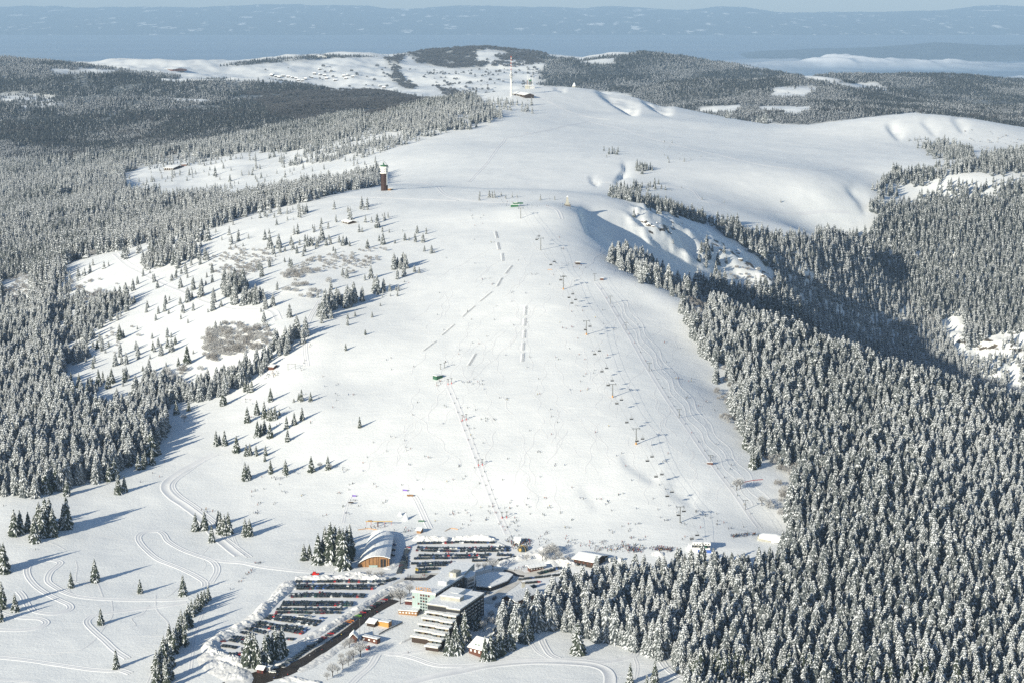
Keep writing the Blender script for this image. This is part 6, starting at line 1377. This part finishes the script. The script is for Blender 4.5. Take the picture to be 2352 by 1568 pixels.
crowd([(1075,492),(1100,500)], 8, 14, 8, 'ski'); crowd([(1216,307),(1220,308)], 4, 6, 1, 'walk')
crowd([c for c in c5([(1080,1120),(1240,1000),(1400,905),(1700,700),(1900,560),(1980,520)])], 22, 4, 3, 'walk'); crowd(c5([(780,1260),(930,1240),(980,1190)]), 7, 6, 4, 'walk')
crowd([(588,1292),(592,1293),(600,1292)], 8, 2, 1, 'walk'); crowd(c5([(440,215),(480,180),(530,125),(590,70)]), 14, 1.5, 1.5, 'walk'); people.append((ground(*cc5(357,290)), 'walk', 'black'))
crowd([(843,1210),(900,1212),(935,1222)], 18, 10, 3); crowd(c7([(700,720),(820,740),(1000,690)]), 14, 8, 3, 'walk'); crowd(c8([(180,640),(330,620)]), 9, 4, 3, 'walk')
crowd([(615,1097),(650,1098)], 9, 6, 2); crowd([(455,1155),(463,1172),(492,1173)], 8, 3, 2, 'walk'); crowd([(580,1178),(600,1178)], 6, 4, 2)
for u, v in ((48,1412-1045+1045-0,),) if False else ((82,1262),(52,1143),(246,1110),(322,1107),(366,1095),(378,1060),(350,1087),(938,1499),(8,1162),(530,1353)): put(u, v, 'ski')
for i in range(26):     # riders on the tows
    t = (i+.5)/26; v = np.interp(t, [0,1], [655,1190]); u = np.interp(v, [650,770,970,1150,1212], [1369,1444,1569,1700,1745]) + 2; put(u, v, 'ski')
for i in range(30):
    t = (i+.5)/30; v = np.interp(t, [0,1], [900,1215]); u = np.interp(v, [885,930,1010,1090,1180,1226], [1031,1050,1080,1110,1145,1166]) + (5 if i % 2 else -5); put(u, v, 'ski')
people.sort(key=lambda p: p[0].y)
def assign(items, lands, fmt):
    """labels that count outward from the closest landmark: items = [(position, key words)]"""
    names = list(lands); P = np.array([lands[n][:2] for n in names]); groups = {}; out = [None]*len(items)
    for i, (p, w_) in enumerate(items):
        d = np.hypot(P[:, 0]-p[0], P[:, 1]-p[1]); j = int(np.argmin(d)); groups.setdefault((j, w_), []).append((d[j], i))
    for (j, w_), L_ in groups.items():
        L_.sort()
        for k, (d, i) in enumerate(L_): out[i] = fmt(w_, ordinal(k+1), names[j], len(L_))
    return out
def short(n): return n
pf = people[:300]
labs = assign([(p, (c_, ps)) for p, ps, c_ in pf], LAND, lambda w_, o_, nm, n: f'{ {"stand": "standing", "ski": "skiing", "walk": "walking"}[w_[1]] } person in {w_[0]} jacket, ' + (f'{o_} out from {nm}' if n > 1 else f'by {nm}'))
fp = {}
for (p, ps, c_), lab in zip(pf, labs):
    if (c_, ps) not in fp: o = bpy.data.objects.new('person', PM[(c_, ps)]); link(o); fp[(c_, ps)] = o
    else: o = fp[(c_, ps)].copy(); C.objects.link(o)
    o.location = p; o.rotation_euler = (0, 0, rp.uniform(-1.2, 1.2) if ps != 'walk' else rp.uniform(0, 6.28)); tag(o, lab, 'person', 'people on the snow')
keys = list(PM); rest = people[300:]
scatter('crowd', [tuple(p) for p, _, _ in rest], np.full(len(rest), 1.12), [keys.index((c_, ps)) for _, ps, c_ in rest], [PM[k] for k in keys], 'more skiers and people farther up the slope and in the queues', 'crowd')
print('people', len(people), round(time.time()-T0, 1))
# ------------------------------------------------------------------ trees one can tell apart
L4 = lambda L_: [(x/3, y/3+522.7, h/3) for x, y, h in L_]
LB = lambda L_: [(x/3, y/3+1045.3, h/3) for x, y, h in L_]
MBm = lambda L_: [(x/3+784, y/3+1045.3, h/3) for x, y, h in L_]
SOLO = LB([(100,550,190),(140,535,170),(195,520,140),(270,480,170),(240,595,190),(290,560,220),(315,540,260),(345,520,240),(365,555,200),(440,505,180),(462,500,230),(460,275,130),(320,262,170),(390,235,170),(300,255,150),(640,130,130),
    (655,868,165),(490,908,115),(965,948,105),(1262,965,150),(1435,998,110),(695,1165,125),(800,1468,140),(105,1073,130),(30,805,215),(10,790,190),(15,1050,190),(-5,1140,150),
    (750,175,130),(790,160,150),(815,262,135),(857,250,115),(890,80,90),(955,95,120),(985,90,110),(1000,70,110),(1050,60,120),
    (1348,518,130),(1410,512,140),(1460,597,130),(1505,480,110),(1520,540,160),(1548,545,150),(1575,540,160),(1690,555,130),(1720,555,125),
    (1690,168,130),(1712,165,110),(1865,122,100),(1968,128,105),(2145,112,115),(2260,95,100),(1825,40,50),
    (2095,720,120),(2133,715,115),(2195,745,220),(2225,735,180),(2240,640,160),(2280,740,290),(2310,720,250),(2340,740,260),(2270,650,180),
    (1390,1040,120),(1365,1070,130),(1320,1110,130),(1345,1090,110),(1300,1180,170),(1275,1200,140),(1250,1200,150),(1235,1300,200),(1270,1310,160),(1170,1340,190),(1200,1360,180),(1150,1400,150),(1130,1420,190),(1110,1480,190),(1080,1500,170),(1140,1560,180),(1170,1540,160),(1090,1568,160),(1150,1600,170),(1070,1600,150),(1410,1020,110),(1215,1320,150),(1255,1250,150),(1180,1450,150),
    (1720,1450,250),(1700,1420,200),(1760,1450,230),(1745,1420,220),(1790,1465,150),(1830,1440,220),(1850,1410,210),(1880,1400,190),(1900,1400,230),(1925,1400,200),(1945,1390,220)])
SOLO += MBm([(15,780,290),(0,700,200),(40,720,240),(60,650,190),(70,690,170),(740,1365,170),(765,1370,150),(790,1360,240),(815,1350,190),(850,1280,220),(900,1200,110),(920,1200,140),(950,1190,120),(990,1415,180),(1030,1405,190),(1060,1390,160),(1090,1370,180),(1120,1340,150),(1160,1335,190),(1230,1280,190),(1630,1365,240),(1990,1568,150),(2160,1568,170),(2105,1620,120),(1290,1270,190),(1270,1290,160),(720,1340,130)])
SOLO += L4([(1705,1340,115),(1770,1290,110),(1822,1310,120),(1850,1320,90),(1870,1325,100),(1895,1320,100),(1925,1290,50),(1775,1440,120),(1800,1430,90),(1822,1410,100),(1860,1445,110),(1865,1195,100),(1540,1222,120),(1690,1125,90),(1712,1130,80),(1735,1130,90),(1975,1380,90),(1982,1468,90),(2028,1355,90),(2082,1325,95),(2078,1195,90),(2060,1190,60),(2140,1195,70),(2025,1200,30),(1490,1500,110),(1512,1490,70),(1548,1498,110),(1630,1545,120),(1697,1568,85),(1722,1565,90),(1765,1568,75),(1830,1568,75),
    (1045,1568,190),(1025,1500,130),(1075,1480,130),(1060,1540,120),(1090,1560,110),(1030,1560,90),(600,870,80),(640,968,70),(825,772,110),(850,760,60),(938,835,60),(1055,842,65),(1155,825,75),(1208,803,60),(1230,950,65),(1290,940,140),(1145,960,40),(985,985,40),(670,835,70),(750,820,40),(945,1150,130),(965,1145,60),(860,1060,100),(745,1105,100),(770,1070,110),(600,1155,100),(625,1105,90),(680,1085,120),(710,1060,80),(545,1095,100),(490,1050,60),(1600,1090,90),(1630,1080,90),(1300,1260,80),(1215,1285,100)])
SOLO += [(826,981,27),(839,769,14),(794,804,17),(1716,912,38),(1728,930,35),(1712,1030,45),(1732,1025,50),(1728,1075,45),(1740,1070,40)]
sol = []
for u, v, h in SOLO:
    p = ground(u, v); H = h * mpp(p) / math.cos(math.atan((v+24.5)/F)) / .98; sol.append((p, H))
# where hand-placed trees, houses and lots stand, forest trees give way
free = np.ones(len(cand), bool)
for p, H in sol: free &= (np.hypot(cand[:, 0]-p.x, cand[:, 1]-p.y) > 3.0)
for nm in ('the red-brown chalet','the house among spruces'):
    p = LAND[nm]; free &= ~((cand[:, 0] > p[0]-4) & (cand[:, 0] < p[0]+24) & (cand[:, 1] > p[1]-6) & (cand[:, 1] < p[1]+22))
p = LAND['the snow buried lift station']; free &= np.hypot(cand[:, 0]-p[0], cand[:, 1]-p[1]) > 14
cand, cz_, csiz, ckin, cden, cu_, cv_ = [a[free] for a in (cand, cz_, csiz, ckin, cden, cu_, cv_)]
N_ = len(cand)
hum = fbm(cand[:, 0]/55, cand[:, 1]/55, 3, 123)
H_ = 22 * csiz * (1.08 + .34*hum) * (.62 + .62*rng.random(N_)) * np.where(cden < .3, .5 + .75*rng.random(N_), 1)
bushm = ckin == 1
# nearest in view become trees of their own
inview = (cu_ > 5) & (cu_ < 2347) & (cv_ < 1600) & ~bushm & (cand[:, 1] < 2300)
order = np.argsort(np.where(inview, cand[:, 1], 1e9)); n_single = 300 - len(sol)
pick = order[:max(0, n_single)]
singles = [(p, H, None) for p, H in sol] + [(Vector((cand[i, 0], cand[i, 1], cz_[i])), float(H_[i]), 'forest') for i in pick]
marks = {k: v for k, v in LAND.items() if 'tow post' not in k}
marks.update({'the lone spruce on the nursery slope': ground(826,983), 'the top of the middle meadow loop': ground(360,1220), 'the small meadow loop': ground(100,1430), 'the end of the meadow loop': ground(470,1300), 'the bend of the wide curved trail': ground(378,1120), 'the bottom corner of the meadow': ground(10,1540),
   'the low end of the car park': ground(500,1500), 'the grey thicket on the flank': ground(540,800), 'the forest edge above the meadow': ground(150,1100), 'the trail fork below the forest': ground(1460,1500), 'the foot of the great forest': ground(1900,1568), 'the lowest corner of the great forest': ground(2340,1568), 'the path on the west flank': ground(400,660), 'the edge of the great forest': ground(1720,1000), 'the row of spruces along the track': ground(420,1480), 'the western meadow edge': ground(20,1300)})
def sizeword(H): return 'very tall' if H > 27 else 'tall' if H > 21 else 'medium' if H > 14 else 'small'
tl = assign([(p, sizeword(H)) for p, H, k in singles], marks, lambda w_, o_, nm, n: f'{w_} snow laden spruce, ' + (f'{o_} out from {nm}' if n > 1 else f'closest to {nm}'.replace('closest', 'standing next')))
protoT = {}
rt = random.Random(5)
for (p, H, kd), lab in zip(singles, tl):
    k = rt.randrange(6)
    if k not in protoT:
        r_ = empty('spruce_tree', (0,0,0)); a = bpy.data.objects.new('crown', CROWNS[k]); link(a, r_); b = bpy.data.objects.new('trunk', TRUNKS[0]); link(b, r_); protoT[k] = r_
    else: r_ = dup(protoT[k])
    r_.location = (p.x, p.y, p.z-.2); r_.rotation_euler = (0, 0, rt.uniform(0, 6.28)); s = H/22; w_ = s*rt.uniform(.85, 1.02) if kd else max(s, .35)*rt.uniform(.9, 1.08)
    r_.scale = (w_, w_, s); tag(r_, lab, 'tree', 'snow laden spruces')
mask = np.ones(N_, bool); mask[pick] = False
near = cand[:, 1] < 2600; midm = (cand[:, 1] >= 2600) & (cand[:, 1] < 5500)
frost = 1.5*fbm(cand[:, 0]/260, cand[:, 1]/420, 4, 201) + 1.1*fbm(cand[:, 0]/700, cand[:, 1]/1100, 3, 231)*np.clip((cand[:, 1]-4500)/2500, 0, 1) + .35*fbm(cand[:, 0]/28, cand[:, 1]/28, 2, 207) + np.where(cand[:, 1] < 2600, .18, np.where(cand[:, 1] < 5000, .12, -.14))
isf = frost + .25*rng.normal(size=N_) > 0
which = np.where(near, 0, np.where(midm, 7, 14)) + np.where(isf, rng.integers(0, 4, N_), 4 + rng.integers(0, 3, N_))
wsc = np.clip(cand[:, 2] / 9.5, 1, 1.5)
P3 = np.stack([cand[:, 0], cand[:, 1], cz_ - .3], 1)
m_ = mask & ~bushm
scatter('spruce_forest', P3[m_], (H_/22*wsc)[m_], which[m_], FOREST_NEAR + FOREST_MID + FOREST_LOW, 'dense forest of snow laden spruces', 'forest')
scatter('frosted_shrubbery', P3[bushm], (H_/22*wsc)[bushm], np.where(cand[bushm, 1] > 5200, rng.integers(4, 7, bushm.sum()), rng.integers(0, 4, bushm.sum())), BUSHES, 'frosted leafless thickets and broadleaf trees', 'shrubbery')
# bare frosted trees by the road and the hall
BT = [(cc5(x, y), h) for x, y, h in ((1465,1230,10),(1575,1150,9),(1635,1110,7),(1690,1060,9),(1765,1015,12),(1405,1270,6),(1520,1195,5),(1650,1050,7),(1555,1060,6),(2200,440,11),(2120,400,8),(2300,330,8),(1860,150,6),(1935,155,5),(2000,158,6))]
BT += [(cc7(x, y), h) for x, y, h in ((655,1015,13),(1660,650,11),(1500,640,6),(1570,635,6),(1720,1100,8),(1560,1310,8),(1690,1280,9),(1640,1180,7),(1330,1500,7),(100,1490,8),(50,1500,6),(1600,1240,7))]
BT += [(c8([(x, y)])[0], h) for x, y, h in ((520,540,9),(570,500,9),(620,470,10),(660,500,9),(700,540,8),(560,560,6),(640,560,6),(740,560,5),(350,545,6),(905,560,5),(1010,560,5),(800,545,4))] + [((1692,1125),11),((1700,1122),10),((1750,1160),9),((1765,1165),8),((423,968),8),((735,1075),6),((757,1078),6)]
bl2 = assign([(ground(*uv), 'x') for uv, h in BT], marks, lambda w_, o_, nm, n: f'frosted leafless tree, {o_} one out from {nm}')
bp_ = {}
for (uv, h), lab in zip(BT, bl2):
    k = rt.randrange(3); p = ground(*uv)
    if k not in bp_:
        r_ = empty('leafless_tree', (0,0,0)); a = bpy.data.objects.new('twigs', bush_mesh('twigs', 10, 8, 520, 300+k, TWIG, .30, .028)); link(a, r_); b = bpy.data.objects.new('trunk', bare_trunk('bare_trunk', 10, 300+k, forks=9)); link(b, r_); bp_[k] = r_
    else: r_ = dup(bp_[k])
    r_.location = p; s = h/10; r_.scale = (s*1.05, s*1.05, s); r_.rotation_euler = (0, 0, rt.uniform(0, 6)); tag(r_, lab, 'tree', 'frosted leafless trees')
# round trees on the far hill
# rocks in the bowl
rkm = []
for k in range(3):
    bm = bmesh.new(); bmesh.ops.create_icosphere(bm, subdivisions=2, radius=1)
    for v in bm.verts:
        f = 1 + .35*float(fbm(np.array([v.co.x*1.7+k*9]), np.array([v.co.y*1.7+v.co.z*2]), 3, k)[0]); v.co = Vector((v.co.x*f*1.4, v.co.y*f, v.co.z*f*.8))
    me = bpy.data.meshes.new('rock'); bm.to_mesh(me); bm.free(); me.materials.append(M['rock']); me.materials.append(M['snowcap'])
    for p_ in me.polygons: p_.material_index = 1 if p_.normal.z > .55 else 0
    rkm.append(me)
RKS = [(1478,508,5),(1490,515,6),(1500,520,4),(1508,512,3),(1540,535,3),(1700,596,5),(1738,618,4),(1776,640,8),(1752,632,4),(1690,575,3),(1848,702,10),(2040,698,5),(2090,775,7),(2098,785,5),(2085,768,4),(2240,838,8),(2290,790,8),(2335,800,10),(2330,765,7),(2310,850,6),(2105,812,5),(2265,795,5),(2345,835,7)]
rl_ = assign([(ground(u, v, 2500), 'x') for u, v, s in RKS], {'the rocky end of the snowy spur': ground(1776,640,2500), 'the upper rim of the bowl': ground(1480,505,2500), 'the crags across the bowl': ground(2300,800,2500), 'the shaded side of the bowl': ground(2060,740,2500)}, lambda w_, o_, nm, n: f'dark snow topped rock, {o_} out from {nm}')
for i, ((u, v, s), lab) in enumerate(zip(RKS, rl_)):
    o = bpy.data.objects.new('rock', rkm[i % 3]); link(o); o.location = ground(u, v, 2500) - Vector((0,0,s*.2)); o.scale = (s*.7, s*.7, s*.75); o.rotation_euler = (0,0,i*1.3); tag(o, lab, 'rock', 'rocks of the bowl')
print('plants', len(cand), 'singles', len(singles), round(time.time()-T0, 1))

# banks of low cloud heaped on the misty lowland
CL = bpy.data.materials.new('cloud'); CL.use_nodes = True; nt = CL.node_tree; cb = nt.nodes['Principled BSDF']; cb.inputs['Roughness'].default_value = 1; cb.inputs['Specular IOR Level'].default_value = 0
ca2 = nt.nodes.new('ShaderNodeAttribute'); ca2.attribute_name = 'thick'; cr2 = nt.nodes.new('ShaderNodeMixRGB'); cr2.inputs['Color1'].default_value = (.165,.245,.36,1); cr2.inputs['Color2'].default_value = (.88,.88,.9,1)
nt.links.new(ca2.outputs['Fac'], cr2.inputs['Fac']); nt.links.new(cr2.outputs[0], cb.inputs['Base Color'])
ka = np.linspace(.06, .40, 420); ky = np.linspace(30000, 45000, 260); KA, KY = np.meshgrid(ka, ky); KX = KA*KY
ku = CX + KA*F*CP
env = np.clip((KY-30000)/4000, 0, 1)*np.clip((45000-KY)/2500, 0, 1)*np.clip((KA-.06)/.10, 0, 1)
lump = np.clip(fbm(KX/4200, KY/3200, 5, 401) + .10, 0, 1)**.9 + 1.0*np.clip(fbm(KX/1100, KY/1300, 4, 411), 0, 1)*np.clip(fbm(KX/4200, KY/3200, 5, 401)+.25, 0, 1)
KZ = -1075 + env*lump*210
o = bpy.data.objects.new('clouds', grid_mesh('clouds', KX, KY, KZ, attrs={'thick': np.clip(env*lump*.95, 0, 1)})); o.data.materials.append(CL); link(o); tag(o, 'low banks of cloud over the misty lowland', kind='stuff')
# faint single ski tracks over the meadow and carved turns on the piste, one surface pattern
V = []; Fq = []
def groove(P, w):
    P = smooth_path([ground(u, v) for u, v in P], 4); n0 = len(V)
    for i, q in enumerate(P):
        d = (P[min(i+1, len(P)-1)] - P[max(i-1, 0)]).normalized(); 
        for o_, h_ in ((-w, .03), (-w*.45, .03+w*.22), (0, .03), (w*.45, .03+w*.22), (w, .03)):
            x = q.x + d.y*o_; y = q.y - d.x*o_; V.append((x, y, hz(x, y) + h_))
    for i in range(len(P)-1):
        for j in range(4): a = n0 + i*5 + j; Fq.append((a, a+1, a+6, a+5))
rk2 = random.Random(77)
for k in range(34):
    u0 = rk2.uniform(-20, 700); v0 = rk2.uniform(1170, 1560); a = rk2.choice([rk2.uniform(-.25, .25), rk2.uniform(-.25, .25), rk2.uniform(.9, 2.2)]); L_ = rk2.uniform(90, 330); P = []; 
    for i in range(6): P.append((u0 + math.cos(a)*L_*i/5, v0 + math.sin(a)*L_*.55*i/5)); a += rk2.gauss(0, .16)
    if all(not inside(np.array([p[0]]), np.array([p[1]]), [(470,1500),(660,1320),(1000,1290),(1000,1568),(480,1568)])[0] and 1160 < p[1] < 1567 for p in P): groove(P, rk2.uniform(.35, .8))
for k in range(14):
    u0 = rk2.uniform(1150, 1500); v0 = rk2.uniform(1500, 1560); a = rk2.uniform(-.2, .2); groove([(u0 + i*30, v0 + math.sin(a + i*.4)*8) for i in range(5)], .5)
for k in range(120):
    v0 = rk2.uniform(540, 1120); hw = np.interp(v0, [540, 700, 900, 1120], [130, 260, 350, 420]); u0 = 1240 + rk2.uniform(-1, 1)*hw + (v0-540)*.12; n = rk2.randrange(8, 20); du = rk2.gauss(0, .5) + (u0-1240)/900; ph = rk2.random()*6; am = rk2.uniform(3, 8)*v0/900
    P = [(u0 + du*i*9 + am*math.sin(ph + i*1.1), v0 + i*7*v0/900) for i in range(n)]
    if P[-1][1] < 1200: groove(P, rk2.uniform(.35, .6))
me = mesh_from('ski_tracks', V, Fq, [TR], [0]*len(Fq), True); o = bpy.data.objects.new('ski_tracks', me); link(o); tag(o, 'faint ski tracks crossing the open snow', kind='stuff')
